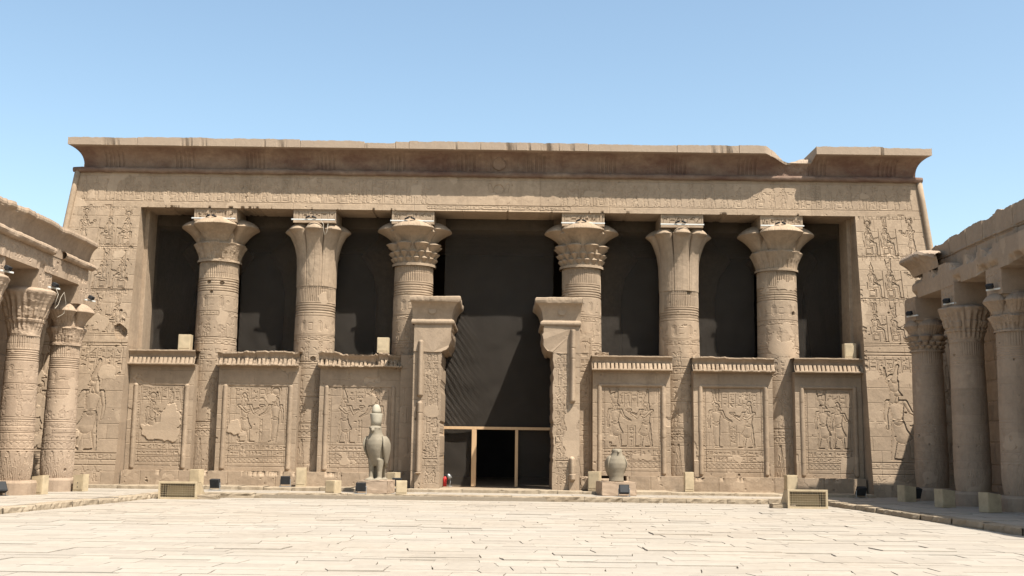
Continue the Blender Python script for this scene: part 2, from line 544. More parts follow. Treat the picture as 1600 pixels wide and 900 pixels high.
GL = [
    [C(.25, .42, .17, .62, .52, .13), C(.66, .62, .09, .74, .82, .11), C(.8, .82, .05, .95, .78, .03), C(.2, .38, .1, .05, .22, .06), C(.45, .3, .05, .45, .04, .05), C(.45, .04, .04, .65, .04, .04)],
    [C(.5, .0, .05, .5, .5, .05), C(.5, .5, .1, .55, .95, .12)],
    [C(.5, .5, .32)],
    [C(.05, .4, .06, .2, .6, .06), C(.2, .6, .06, .35, .4, .06), C(.35, .4, .06, .5, .6, .06), C(.5, .6, .06, .65, .4, .06), C(.65, .4, .06, .8, .6, .06), C(.8, .6, .06, .95, .4, .06)],
    [C(.5, .0, .07, .5, .5, .07), C(.2, .52, .07, .8, .52, .07), C(.38, .62, .06, .4, .92, .06), C(.4, .92, .06, .6, .92, .06), C(.62, .62, .06, .6, .92, .06)],
    [C(.1, .15, .06, .1, .85, .06), C(.1, .85, .06, .9, .85, .06), C(.9, .85, .06, .9, .15, .06), C(.9, .15, .06, .1, .15, .06)],
    [C(.1, .5, .05, .5, .5, .2), C(.5, .5, .2, .9, .5, .05)],
    [C(.1, .3, .06, .3, .7, .06), C(.3, .7, .06, .5, .3, .06), C(.5, .3, .06, .9, .3, .06), C(.9, .3, .06, .9, .6, .05)],
    [C(.1, .65, .05, .9, .65, .05), C(.25, .45, .14, .75, .45, .14)],
    [C(.35, .05, .14, .4, .45, .16), C(.45, .6, .12), C(.3, .1, .1, .8, .08, .07), C(.5, .4, .05, .85, .5, .05)],
    [C(.2, .1, .06, .2, .9, .06), C(.5, .1, .06, .5, .9, .06), C(.8, .1, .06, .8, .9, .06)],
    [C(.1, .1, .07, .9, .9, .07), C(.1, .1, .07, .9, .1, .07)],
    [C(.15, .8, .05, .85, .8, .05), C(.15, .2, .05, .85, .2, .05)],
]

def glyph(hf, x, z, w_, h_, g, depth=0.028, flip=False):
    segs = [((x + (1 - a if flip else a) * w_), z + b * h_, r * min(w_, h_), (x + (1 - c if flip else c) * w_), z + d * h_, q * min(w_, h_)) for a, b, r, c, d, q in GL[g]]
    hf.carve(segs, 0.0)
    wdw, d = hf.sdf(segs)
    if wdw is None: return
    hh = hf.h[wdw]
    hh[d < 0.004] = np.minimum(hh[d < 0.004], -depth * .62)

def text_cols(hf, xa, xb, za, zb, cw=0.3, gh=0.24, seed=0, lines=True, depth=0.028):
    g = random.Random(seed)
    n = max(1, int(round((xb - xa) / cw)))
    cw = (xb - xa) / n
    for i in range(n):
        x = xa + i * cw
        if lines:
            hf.vline(x, za, zb, 0.018, 0.02)
        z = zb
        while z - gh * 0.6 > za:
            hgt = gh * g.choice((0.5, 0.7, 1.0, 1.0))
            if z - hgt < za: break
            if g.random() < 0.3:
                for q in (0, 1):
                    glyph(hf, x + cw * (.12 + .4 * q), z - hgt * .95, cw * .36, hgt * .85, g.randrange(len(GL)), depth)
            else:
                glyph(hf, x + cw * .15, z - hgt * .95, cw * .7, hgt * .85, g.randrange(len(GL)), depth)
            z -= hgt
    if lines:
        hf.vline(xb, za, zb, 0.018, 0.02)

def text_row(hf, xa, xb, za, zb, seed=0, depth=0.025, lines=True):
    g = random.Random(seed)
    h_ = zb - za
    x = xa
    while x < xb - h_ * .4:
        w_ = h_ * g.uniform(.5, 1.1)
        glyph(hf, x + .02, za + h_ * .1, w_ * .85, h_ * .8, g.randrange(len(GL)), depth)
        x += w_
    if lines:
        hf.hline(za, xa, xb, 0.02, 0.025)
        hf.hline(zb, xa, xb, 0.02, 0.025)

def scallops(hf, xa, xb, z, r, depth=0.03):
    x = xa + r
    while x < xb:
        hf.sunk([C(x, z, r)], depth, r)
        x += 2.1 * r

# ------------------------------------------------------------------ ground and paving
def slabs(name, quads, m, z, jit, seed, thick=0.12):
    """quads: four (x, y) corners each; every slab is lifted and tipped a little so its edges catch shade"""
    g = random.Random(seed)
    V, Fq, T = [], [], []
    for q in quads:
        n0 = len(V)
        dz = g.gauss(0, jit) + (g.uniform(-.02, .022) if g.random() < .07 else 0)
        sx, sy = g.gauss(0, jit * .5), g.gauss(0, jit * .5)
        cx, cy = sum(p[0] for p in q) / 4, sum(p[1] for p in q) / 4
        t = g.uniform(-.09, .05)
        top = []
        for i in range(4):
            a, b = q[i], q[(i + 1) % 4]
            for k in range(3):
                f = k / 3 + (g.uniform(-.08, .08) if k else 0)
                ex, ey = b[0] - a[0], b[1] - a[1]
                L = math.hypot(ex, ey) + 1e-6
                o = g.gauss(0, .008) if k else 0
                top.append((a[0] + ex * f - ey / L * o, a[1] + ey * f + ex / L * o))
        for x, y in top:
            V.append((x, y, z + dz + (x - cx) * sx + (y - cy) * sy + g.gauss(0, .0004))); T.append(t)
        for x, y in top:
            V.append((x, y, z - thick)); T.append(t)
        N = len(top)
        ci = len(V)
        V.append((sum(p[0] for p in top) / N, sum(p[1] for p in top) / N, z + dz)); T.append(t)
        for i in range(N):
            j = (i + 1) % N
            Fq.append((n0 + i, n0 + N + i, n0 + N + j, n0 + j))
        for i in range(0, N, 2):
            Fq.append((ci, n0 + i, n0 + i + 1, n0 + (i + 2) % N))
    return mesh_np(name, V, Fq, m, None, T)

def paved(name, xl, xr, y0, y1, z, m, jit, seed, lmin=.6, lmax=1.7, dmin=.4, dmax=.85):
    g = random.Random(seed)
    quads = []
    y = y0
    rows = [y0]
    while y < y1 - dmin:
        y += g.uniform(dmin, dmax)
        rows.append(min(y, y1))
    if rows[-1] < y1: rows.append(y1)
    for a, b in zip(rows, rows[1:]):
        x = xl(a) - 0 * g.random()
        end = xr(a)
        off = 0.0
        while x < end - .05:
            L = g.uniform(lmin, lmax)
            x2 = x + L
            if end - x2 < .35: x2 = end
            gp = g.uniform(.002, .007)
            sk = g.uniform(-.05, .05) if x2 < end else 0
            ja, jb = g.gauss(0, .012), g.gauss(0, .012)
            quads.append([(x + gp + off, a + gp + ja), (x2 - gp + sk, a + gp + ja), (x2 - gp - sk, b - gp + jb), (x + gp - off, b - gp + jb)])
            off = sk
            x = x2
    return tag(slabs(name, quads, m, z, jit, seed + 1), kind='structure')

kl = lambda y: -11.6 - .099 * (36.5 - y)        # inner edge of the walkway under the west colonnade
kr = lambda y: 10.81 + .051 * (36.4 - y)
bm_g = MB(); bm_g.box((0, 150, -.30), (1600, 1600, .4))
tag(bm_g.build('ground', M['dust']), kind='structure')
mb = MB(); mb.box((0, 23, -.085), (46, 38, .1)); tag(mb.build('joint_sand', M['dust']), kind='structure')
paved('courtyard_paving', lambda y: kl(y), lambda y: kr(y), 6.0, 37.7, 0.0, M['paving'], .0032, 3, .45, 1.5, .30, .64)
# raised walkways on three sides
mb = MB()
mb.box((0, 42.5, .02), (40, 8.6, .16)); mb.box((-16.2, 22, .02), (7.0, 32.4, .16)); mb.box((15.3, 22, .02), (7.6, 32.4, .16))
tag(mb.build('walkway_bed', M['dust']), kind='structure')
paved('front_pavement', lambda y: -18.5, lambda y: 17.4, 38.55, 41.3, .15, M['paving'], .004, 21, .7, 1.9, .5, .9)
paved('west_pavement', lambda y: -19.0, lambda y: kl(y) - .42, 8, 38.5, .15, M['paving'], .005, 22, .7, 1.7, .5, .9)
paved('east_pavement', lambda y: kr(y) + .42, lambda y: 18.5, 8, 38.5, .15, M['paving'], .005, 23, .7, 1.7, .5, .9)

def kerb_line(name, pts, seed, top=.155, dep=.40, lmin=.6, lmax=1.5):
    """rough kerb stones laid end to end along pts"""
    g = random.Random(seed)
    V, Fq, T = [], [], []
    for (ax, ay), (bx, by) in zip(pts, pts[1:]):
        L = math.hypot(bx - ax, by - ay)
        ux, uy = (bx - ax) / L, (by - ay) / L
        px, py = -uy, ux
        s0 = 0.0
        while s0 < L - .05:
            s1 = min(L, s0 + g.uniform(lmin, lmax))
            if L - s1 < .3: s1 = L
            off, dz, t = g.gauss(0, .02), g.gauss(0, .012), g.uniform(-.15, .05)
            n = max(3, int((s1 - s0) / .12))
            n0 = len(V)
            for i in range(n + 1):
                q = s0 + .006 + (s1 - s0 - .012) * i / n
                e = .02 if i in (0, n) else 0
                for (o, z) in ((off + g.gauss(0, .012) + e, -.1), (off + g.gauss(0, .014) + e, .05), (off + .008 + g.gauss(0, .012) + e, top + dz - .012 - abs(g.gauss(0, .008))), (off + .03 + abs(g.gauss(0, .015)), top + dz), (dep, top + dz + g.gauss(0, .004))):
                    V.append((ax + ux * q + px * o, ay + uy * q + py * o, z)); T.append(t)
            f = grid_faces(n + 1, 5) + n0
            Fq += [tuple(r) for r in f]
            for b0 in (n0, n0 + n * 5):
                Fq.append((b0, b0 + 1, b0 + 2, b0 + 3)); Fq.append((b0, b0 + 3, b0 + 4, b0 + 4))
            s0 = s1
    Fq = [q for q in Fq if len(set(q)) == 4]
    return tag(mesh_np(name, V, Fq, M['kerb'], None, T), kind='structure')
kerb_line('front_kerb', [(-11.9, 37.95), (-4.2, 38.45), (.2, 38.25), (4.6, 38.05), (10.9, 37.95)], 5)
kerb_line('west_kerb', [(kl(8), 8), (kl(37.9), 37.9)], 6)
# the kerb's outer side must face the court, so the east run goes the other way
kerb_line('east_kerb', [(kr(37.9), 37.9), (kr(8), 8)], 7)
kerb_line('hall_step', [(-17.6, 40.55), (-3.6, 40.5), (2.8, 40.4), (13.6, 40.55)], 9, top=.275, dep=1.6, lmin=.9, lmax=2.4)

# ------------------------------------------------------------------ the temple hall
hall = empty('temple_hall', (0, 42, 0))
tag(hall, 'wide sandstone temple hall carved with reliefs, six columns across its open front', 'temple')
hall_inv = Matrix.Translation((0, -42, 0))
class _Par: pass
def adopt(o, par):
    """parent without moving: keep world coordinates baked in the mesh"""
    o.parent = par
    o.matrix_parent_inverse = par.matrix_world.inverted() if par.type != 'EMPTY' else Matrix.Translation(-par.location)
    return o
bpy.context.view_layer.update()

YW = lambda z: 41.1 + .1 * z

def wing(side):
    if side < 0:
        xi = lambda z: np.full_like(z, -14.6); xo = lambda z: -18.42 + .098 * (z - .15)
        X0, X1, sd = -18.0, -14.6, 40
    else:
        xi = lambda z: np.full_like(z, 13.7); xo = lambda z: 17.36 - .085 * (z - .15)
        X0, X1, sd = 13.7, 17.1, 60
    hf = HF(X0, X1, .15, 11.12, .02, sd)
    f = -1 if side < 0 else 1
    g = lambda d: (X1 - d) if side < 0 else (X0 + d)     # distance from the inner edge
    hf.courses(.5, .7, .8, 1.8, .012, .05)
    # three registers of seated gods with the king before them
    for k, (za, H, cr) in enumerate(((9.45, 1.3, ('disc', 'plumes')), (7.75, 1.3, ('double', 'white')), (6.0, 1.25, ('plumes', 'double')))):
        for j, d in enumerate((.62, 1.45)):
            fig(hf, g(d) - f * .05, za, H, f, 'seat', cr[(j + k) % 2], .062, falcon=(j + k) % 2 == 0)
        fig(hf, g(2.62), za, H * .98, -f, 'offer', ('disc', 'white', 'double')[k], .062)
        text_cols(hf, *sorted((g(.2), g(2.9))), za + H * 1.13, za + H * 1.13 + .32, .2, .17, sd + k, True, .018)
        hf.hline(za - .04, X0, X1, .02, .03)
        hf.hline(za - .12, X0, X1, .015, .02)
    hf.hline(5.6, X0, X1, .025, .03); hf.hline(5.48, X0, X1, .02, .03)
    text_cols(hf, *sorted((g(.15), g(3.1))), 4.55, 5.42, .33, .27, sd + 20, True, .035)
    # the large striding god and the end of the figure before him
    fig(hf, g(1.1), 1.5, 2.75, f, 'stand', 'double' if f > 0 else 'white', .075, falcon=f > 0)
    text_cols(hf, *sorted((g(1.9), g(2.55))), 2.0, 4.4, .3, .25, sd + 21, True, .035)
    fig(hf, g(3.15), 1.5, 2.7, -f, 'stand', 'plumes', .075)
    for i, zz in enumerate((1.42, 1.18, .98)):
        hf.hline(zz, X0, X1, .02, .03)
    text_row(hf, X0 + .1, X1 - .1, 1.2, 1.4, sd + 22, .02, False)
    for q in np.arange(X0 + .2, X1 - .3, .42):
        fig(hf, q, .38, .5, 1, 'offer', 'none', .025)
    if side < 0:
        hf.clear(-17.4, -15.7, 1.45, 2.35, 1); hf.clear(-15.6, -14.9, 4.2, 4.7, 2)
    # a run of broken holes along the inner edge
    gg = random.Random(sd)
    for z in np.arange(4.4 if side < 0 else 4.8, 10.0 if side < 0 else 8.6, .15):
        z += gg.uniform(-.1, .1)
        if gg.random() < .5: continue
        d, r = (gg.uniform(.22, .48), gg.uniform(.03, .11)) if side < 0 else (gg.uniform(0, .06), gg.uniform(.03, .10))
        hf.carve([(g(d), z, r, g(d) + .03, z + gg.uniform(-.05, .05), r * .8)], gg.uniform(.015, .04))
    if side < 0:
        hf.carve([(g(.3), 6.0, .25, g(.42), 6.15, .2)], .15)
    hf.weather(.010, .05, .9, 16)
    Z = hf.z[:, None] * np.ones((1, hf.nx))
    u = (np.arange(hf.nx) / (hf.nx - 1))[None, :]
    a, b = (xo(Z), xi(Z)) if side < 0 else (xi(Z), xo(Z))
    P = np.stack([a + u * (b - a), YW(Z) - hf.h, Z], -1)
    o = sheet('wing_wall', P, M['sand'], None, (0, 1.55, 0), hf.tone, hf.patch)
    adopt(o, hall)
    # rounded corner moulding up the outer edge
    pts = [(xo(z) + (-.03 if side < 0 else .03), YW(z) - .03, z) for z in np.linspace(.15, 12.5, 16)]
    t = MB(); t.path(pts, .115, 12); adopt(t.build('corner_moulding', M['sand'], None, True), hall)
    # side wall behind the corner
    zz = np.linspace(.1, 12.55, 8)
    q = np.stack([np.stack([np.full(8, xo(zz)) if False else xo(zz), np.full(8, y) + .1 * zz * (y < 42), zz], -1) for y in (41.15, 60.0)], 1)
    adopt(sheet('side_wall', q, M['sand'], None), hall)
    # inner, deeper pier beside the opening
    p2 = MB(); xx = -14.62 if side < 0 else 13.72
    p2.box((xx + (-.55 if side < 0 else .55) + (-side) * .16, 43.55, 5.7), (1.1, 1.35, 11.0), 0, .02)
    adopt(p2.build('door_pier', M['sand']), hall)
wing(-1); wing(1)

# architrave
hf = HF(-17.36, 16.42, 11.06, 12.5, .024, 80)
hf.courses(1.5, 1.6, 2.6, 5.2, .014, .05)
gq = random.Random(4)
x = -16.9
while x < 16.0:
    if -3.2 < x < 2.2:
        x = 2.2; continue
    r = gq.random()
    if r < .55: fig(hf, x, 11.34, .80, 1 if x < 0 else -1, gq.choice(('stand', 'staff', 'offer')), gq.choice(('disc', 'none', 'plumes', 'white')), .03)
    elif r < .8: fig(hf, x, 11.34, .82, 1 if x < 0 else -1, 'seat', gq.choice(('disc', 'none')), .03)
    else: text_cols(hf, x - .2, x + .2, 11.36, 12.3, .2, .2, int(x * 100) % 97, True, .024)
    x += gq.uniform(.38, .52)
hf.sunk([C(-.45, 11.98, .2)], .05, .2)
for s_ in (-1, 1):
    hf.sunk([C(-.45 + s_ * .3, 11.9, .09, -.45 + s_ * .36, 12.15, .07)], .04, .1)
text_row(hf, -3.3, 2.4, 11.12, 11.30, 3, .022)
hf.hline(11.30, -17.3, 16.4, .018, .03); hf.hline(12.36, -17.3, 16.4, .015, .03)
hf.weather(.010, .04, .8, 4)
# chips along the lower edge
ed = fbm((1, hf.nx), 12, 9, 4)[0]
Z = hf.z[:, None] * np.ones((1, hf.nx)); X = hf.x[None, :] * np.ones((hf.nz, 1))
chip = np.clip((ed[None, :] - .68) * .6, 0, .06) * sstep(11.16, 11.06, Z)
Z2 = Z + chip * .8
P = np.stack([X, YW(Z) - hf.h + chip * .8, Z2], -1)
adopt(sheet('architrave', P, M['sand'], None, (0, 1.5, 0), hf.tone, hf.patch), hall)
# torus moulding
n = 520
xs = np.linspace(-17.4, 16.45, n)
th = np.linspace(0, 2 * np.pi, 13)[:-1]
nz_ = fbm((12, n), 5, 12, 4) - .5
rr = .105 + nz_ * .05
P = np.stack([np.broadcast_to(xs, (12, n)), 42.28 + rr * np.cos(th)[:, None], 12.575 + rr * np.sin(th)[:, None]], -1)
P = np.concatenate([P, P[:1]], 0)
adopt(sheet('torus_moulding', P, M['sand_cornice'], None, None, -.12 + nz_[list(range(12)) + [0]] * .3), hall)

# cavetto cornice with its flat slab, broken away over the sixth bay
nx = 1500
xs = np.linspace(-17.78, 16.92, nx)
px_ = fbm((1, nx), 40, 44, 5)[0] - .5
nt_xa, nt_xb = 9.95, 12.05
brk = sstep(nt_xa - .2, nt_xa + 1.1, xs + px_ * .8) * (1 - sstep(nt_xb - .06, nt_xb, xs))
joints = [-14.7, -8.3, -5.75, -4.55, -4.0, 3.05, 6.55, 9.0, 14.7]
jd = np.min(np.abs(xs[:, None] - np.array(joints)[None, :]), 1)
blk = np.searchsorted(np.array(joints), xs)
topj = np.array([.0, .03, -.01, -.075, -.02, .01, -.015, .0, .02, -.01, .0])[blk] + (fbm((1, nx), 14, 45, 5, .65)[0] - .5) * .075
bot = fbm((1, nx), 25, 46, 4)[0]
bite = np.clip(bot - .63, 0, .14)                             # bites out of the slab's underside
prof = []
for s_ in np.linspace(0, 1, 20):                             # the hollow
    prof.append(('c', s_))
for s_ in np.linspace(0, 1, 8):                              # the slab front
    prof.append(('f', s_))
for s_ in (.12, .5, 1.0):
    prof.append(('t', s_))
flare = .76
rowsP, rowsT = [], []
zb, zl, zt = 12.66, 13.40, 13.69
inset_l = np.clip((-17.0 - xs) / .75, 0, 1); inset_r = np.clip((xs - 16.2) / .7, 0, 1)
side = np.maximum(inset_l, inset_r)                         # return at both ends
rnd = fbm((len(prof), nx), 10, 47, 5, .65) - .5
rnd[28:] = rnd[27]
for i, (k, s_) in enumerate(prof):
    if k == 'c':
        z = zb + (zl - zb) * s_ * (1 - brk * .0)
        out = flare * (.25 * s_ ** 2 + .75 * (1 - math.sqrt(max(0, 1 - (s_ * .985) ** 4))) / .76)
        out = np.full(nx, out)
        out = out * (1 - brk * .75)
        zz = np.full(nx, z) - brk * s_ * .22
    elif k == 'f':
        zz = zl + (zt + topj - zl) * s_
        out = np.full(nx, flare + .02) - bite * .9 * (1 - s_) - (jd < .012) * .03
        out = out * (1 - brk) + brk * (.15 - .1 * s_)
        zz = zz * (1 - brk) + brk * (zl - .22 + .10 * s_ + px_ * .5)
    else:
        out = (flare + .02) * (1 - s_) - 1.2 * s_
        out = out * np.ones(nx) * (1 - brk) + brk * (.05 * (1 - s_) - 1.2 * s_)
        zz = (zt + topj) * (1 - brk) + brk * (zl - .1 + px_ * .5 + .1 * s_)
    # the ends of the cornice return round the corner
    xk = xs.copy()
    far = flare + .02
    o_eff = np.clip(out, 0, far)
    xk = np.where(xs < -17.0, np.maximum(xs, -17.0 - o_eff * .52), xk)
    xk = np.where(xs > 16.2, np.minimum(xs, 16.2 + o_eff * .52), xk)
    amp = (.045 if k == 'c' else .014) + .09 * brk
    rowsP.append(np.stack([xk, 42.33 - out + rnd[i] * amp, zz + rnd[i] * amp * .4], -1))
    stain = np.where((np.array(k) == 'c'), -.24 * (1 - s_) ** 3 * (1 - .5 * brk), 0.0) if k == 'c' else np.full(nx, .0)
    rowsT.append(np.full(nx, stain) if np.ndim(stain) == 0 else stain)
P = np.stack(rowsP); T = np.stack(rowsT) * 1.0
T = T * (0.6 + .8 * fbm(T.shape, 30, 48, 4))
# carved groups in the hollow: upright plume bundles and the winged disc over the gate
c_rows = np.arange(20)
for gx in np.linspace(-15.8, 15.0, 12):
    i = np.where(np.abs(xs - gx) < .42)[0]
    st = (np.sin((xs[i] - gx) * 38) > .3) * .035
    P[2:17, i, 1] += st[None, :]
wx = np.abs(xs + .45)
ds = np.hypot(wx[None, :], (np.linspace(0, 1, 20)[:, None] - .45) * .9)
P[:20, :, 1] -= np.where(ds < .27, .05, 0)
P[:20, :, 1] += np.where((wx[None, :] > .3) & (wx[None, :] < 2.6) & (np.abs(np.linspace(0, 1, 20)[:, None] - .5) < .3) & (np.sin(wx * 26)[None, :] > .4), .02, 0)
K_ = np.zeros_like(T); K_[19:] = .85
adopt(sheet('cornice', P, M['sand_cornice'], None, None, T, K_), hall)
# a cleaner length of torus left where the cornice has gone
# roof and inner hall
mb = MB(); mb.box((-.4, 52.0, 12.88), (33.1, 18.2, .8)); mb.box((-.45, 52.2, 12.84), (34.4, 16.6, .75)); adopt(mb.build('roof_slab', M['sand']), hall)
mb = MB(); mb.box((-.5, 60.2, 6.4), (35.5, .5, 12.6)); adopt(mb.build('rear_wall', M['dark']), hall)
mb = MB(); mb.box((-.5, 44.5, 11.62), (29.0, 1.0, 1.9), 0, .02); adopt(mb.build('inner_beam', M['sand']), hall)
mb = MB(); mb.box((-.5, 50.6, .13), (31.0, 18.6, .24)); adopt(mb.build('hall_floor', M['sand']), hall)

# ------------------------------------------------------------------ capitals
def umbels(TH, Z, n, ph, z0, z1, r0, r1, k=1.0, dome=.22, power=2.0, wl=.62):
    """n half-open flower bells round the axis; returns radius field (0 where absent)"""
    out = np.zeros_like(Z)
    t = np.clip((Z - z0) / (z1 - z0), 0, 1)
    Rr = r0 + (r1 - r0) * t ** power
    up = np.clip((Z - z1) / dome, 0, 1)
    live = (Z >= z0) & (Z < z1 + dome)
    d = (TH - ph + np.pi / n) % (2 * np.pi / n) - np.pi / n
    wd = np.pi / n * (wl + (1 - wl) * t ** 1.3) * k * (.96 if n > 4 else 1)
    q = np.clip(1 - (d / wd) ** 2, 0, 1)
    lobe = r0 * .80 + (Rr - r0 * .80) * q ** (.17 if n == 4 else .34)
    hgt = np.sqrt(np.clip(1 - (up / np.maximum(q ** .5, 1e-3)) ** 2, 0, 1))
    dm = np.clip(1 - (up / np.maximum(q ** .42, 1e-3)) ** 1.45, 0, 1) ** .62
    lobe = np.where(Z > z1, r0 * .85 + (lobe - r0 * .85) * dm, lobe)
    return np.where(live & (q > 0), lobe, 0)

def capital_mesh(kind, par, base, s, res_t=300, seed=0, damage=.02, m=None, name='capital', squash=1.0):
    """base: axis point at the capital's foot; s: (foot radius, height, rim radius)"""
    r0, H, R1 = s
    nt_, nz = res_t, 150
    th = np.linspace(0, 2 * np.pi, nt_ + 1)[:-1]
    z = np.linspace(0, H * 1.0, nz)
    TH, Z = np.meshgrid(th, z)
    FR = -np.pi / 2                                          # towards the court
    t = Z / H
    core = r0 * (.98 + .12 * t)
    if kind == 'palm':
        tt = np.clip((t) / .80, 0, 1)
        bell = r0 * (1.0 + .06 * tt) + (R1 - r0 * 1.06) * np.clip((tt - .35) / .65, 0, 1) ** 2.6
        n = 8
        d = (TH - FR + np.pi / n) % (2 * np.pi / n) - np.pi / n
        c = np.clip(1 - (d / (np.pi / n)) ** 2, 0, 1)
        f = np.clip((tt - .45) / .55, 0, 1)
        bell = bell * (1 - .34 * f ** 1.2 * (1 - c ** .32))
        bell += -.022 * (np.abs(d) > np.pi / n * .93) * (t < .9)
        d2 = (TH - FR + np.pi / 24) % (2 * np.pi / 24) - np.pi / 24
        bell += -.010 * (np.abs(d2) < .012) * (t < .75)
        bell = np.where(t > .80, core * .9 + (bell - core * .9) * np.clip(1 - (t - .80) / .06, 0, 1), np.minimum(bell, r0 * 1.06 + (bell - r0 * 1.06) * .80))
        R = np.maximum(bell, core * .9)
        R = np.maximum(R, umbels(TH, Z, 8, FR, .50 * H, .80 * H, r0 * 1.08, R1, .97, .13 * H, 2.6, .84))
    elif kind == 'composite':
        R = core
        R = np.maximum(R, r0 * 1.10 * (t < .06))
        R = np.maximum(R, umbels(TH, Z, 16, FR + np.pi / 16, .05 * H, .16 * H, r0 * .98, r0 * 1.20, .92, .05 * H, 1.3))
        R = np.maximum(R, umbels(TH, Z, 16, FR, .14 * H, .28 * H, r0 * 1.0, r0 * 1.30, .92, .05 * H, 1.4))
        R = np.maximum(R, umbels(TH, Z, 8, FR + np.pi / 8, .22 * H, .45 * H, r0 * 1.0, r0 * 1.46, .97, .07 * H, 1.6))
        R = np.maximum(R, umbels(TH, Z, 4, FR, .44 * H, .76 * H, r0 * 1.05, R1, 1.0, .23 * H, 1.9, .70))
        R = np.maximum(R, np.where((t > .4), umbels(TH, Z, 4, FR + np.pi / 4, .48 * H, .70 * H, r0 * 1.05, R1 * .78, .45, .18 * H, 1.6), 0))
    elif kind == 'lily':
        R = core * 1.0
        R = np.maximum(R, r0 * 1.07 * (t < .05))
        R = np.maximum(R, umbels(TH, Z, 8, FR + np.pi / 8, .0 * H, .375 * H, r0 * 1.0, r0 * 1.33, .99, .07 * H, 1.7, .9))
        fl = np.clip(t / .395, 0, 1)
        R = np.maximum(R, np.where(t < .41, r0 * (1.0 + .24 * fl ** 1.8), 0))
        R = np.maximum(R, umbels(TH, Z, 4, FR, .33 * H, .76 * H, r0 * 1.10, R1, 1.0, .23 * H, 1.9, .72))
        R += -.02 * ((np.sin(TH * 28) > .55) & (t < .22) & (t > .06))
    else:                                                    # worn bell
        bell = r0 * (1 + .05 * t) + (R1 - r0 * 1.05) * np.clip((t - .12) / .78, 0, 1) ** 1.5
        n = 8
        d = (TH - FR + np.pi / n) % (2 * np.pi / n) - np.pi / n
        bell *= 1 - .07 * np.clip((t - .3) / .5, 0, 1) * (np.abs(d) / (np.pi / n)) ** 3
        bell += .02 * np.sin(TH * 24) * sstep(.08, .2, t) * (1 - sstep(.75, .9, t))
        bell += .03 * sstep(.28, .30, t) * (1 - sstep(.34, .36, t)) + .035 * (np.sin(TH * 16) > 0) * sstep(.38, .42, t) * (1 - sstep(.55, .6, t))
        up = np.clip((t - .92) / .08, 0, 1)
        R = bell * (1 - .25 * up ** 2)
    if kind in ('composite', 'lily'):
        R = R - .012 * (np.sin(TH * 40) > .72) * (t > .5) * (t < .84) - .010 * (np.sin(TH * 64) > .7) * (t > .08) * (t < .42)
    n1 = fbm(R.shape, 26, seed + 5, 5, .6) - .5
    n1[:, -30:] = n1[:, -30:] * np.linspace(1, 0, 30) + n1[:, :1] * np.linspace(0, 1, 30)
    R = R + n1 * damage * 2
    R[-1, :] = np.minimum(R[-1, :], r0 * .9)
    P = np.stack([base[0] + R * np.cos(TH), base[1] + R * np.sin(TH), base[2] + Z], -1)
    P = np.concatenate([P, P[-1:] * 0 + np.array([base[0], base[1], base[2] + H])], 0)
    tn = np.concatenate([n1 * .2, n1[-1:] * .2], 0)
    return sheet(name, P, m or M['sand'], None, None, tn, None, True)

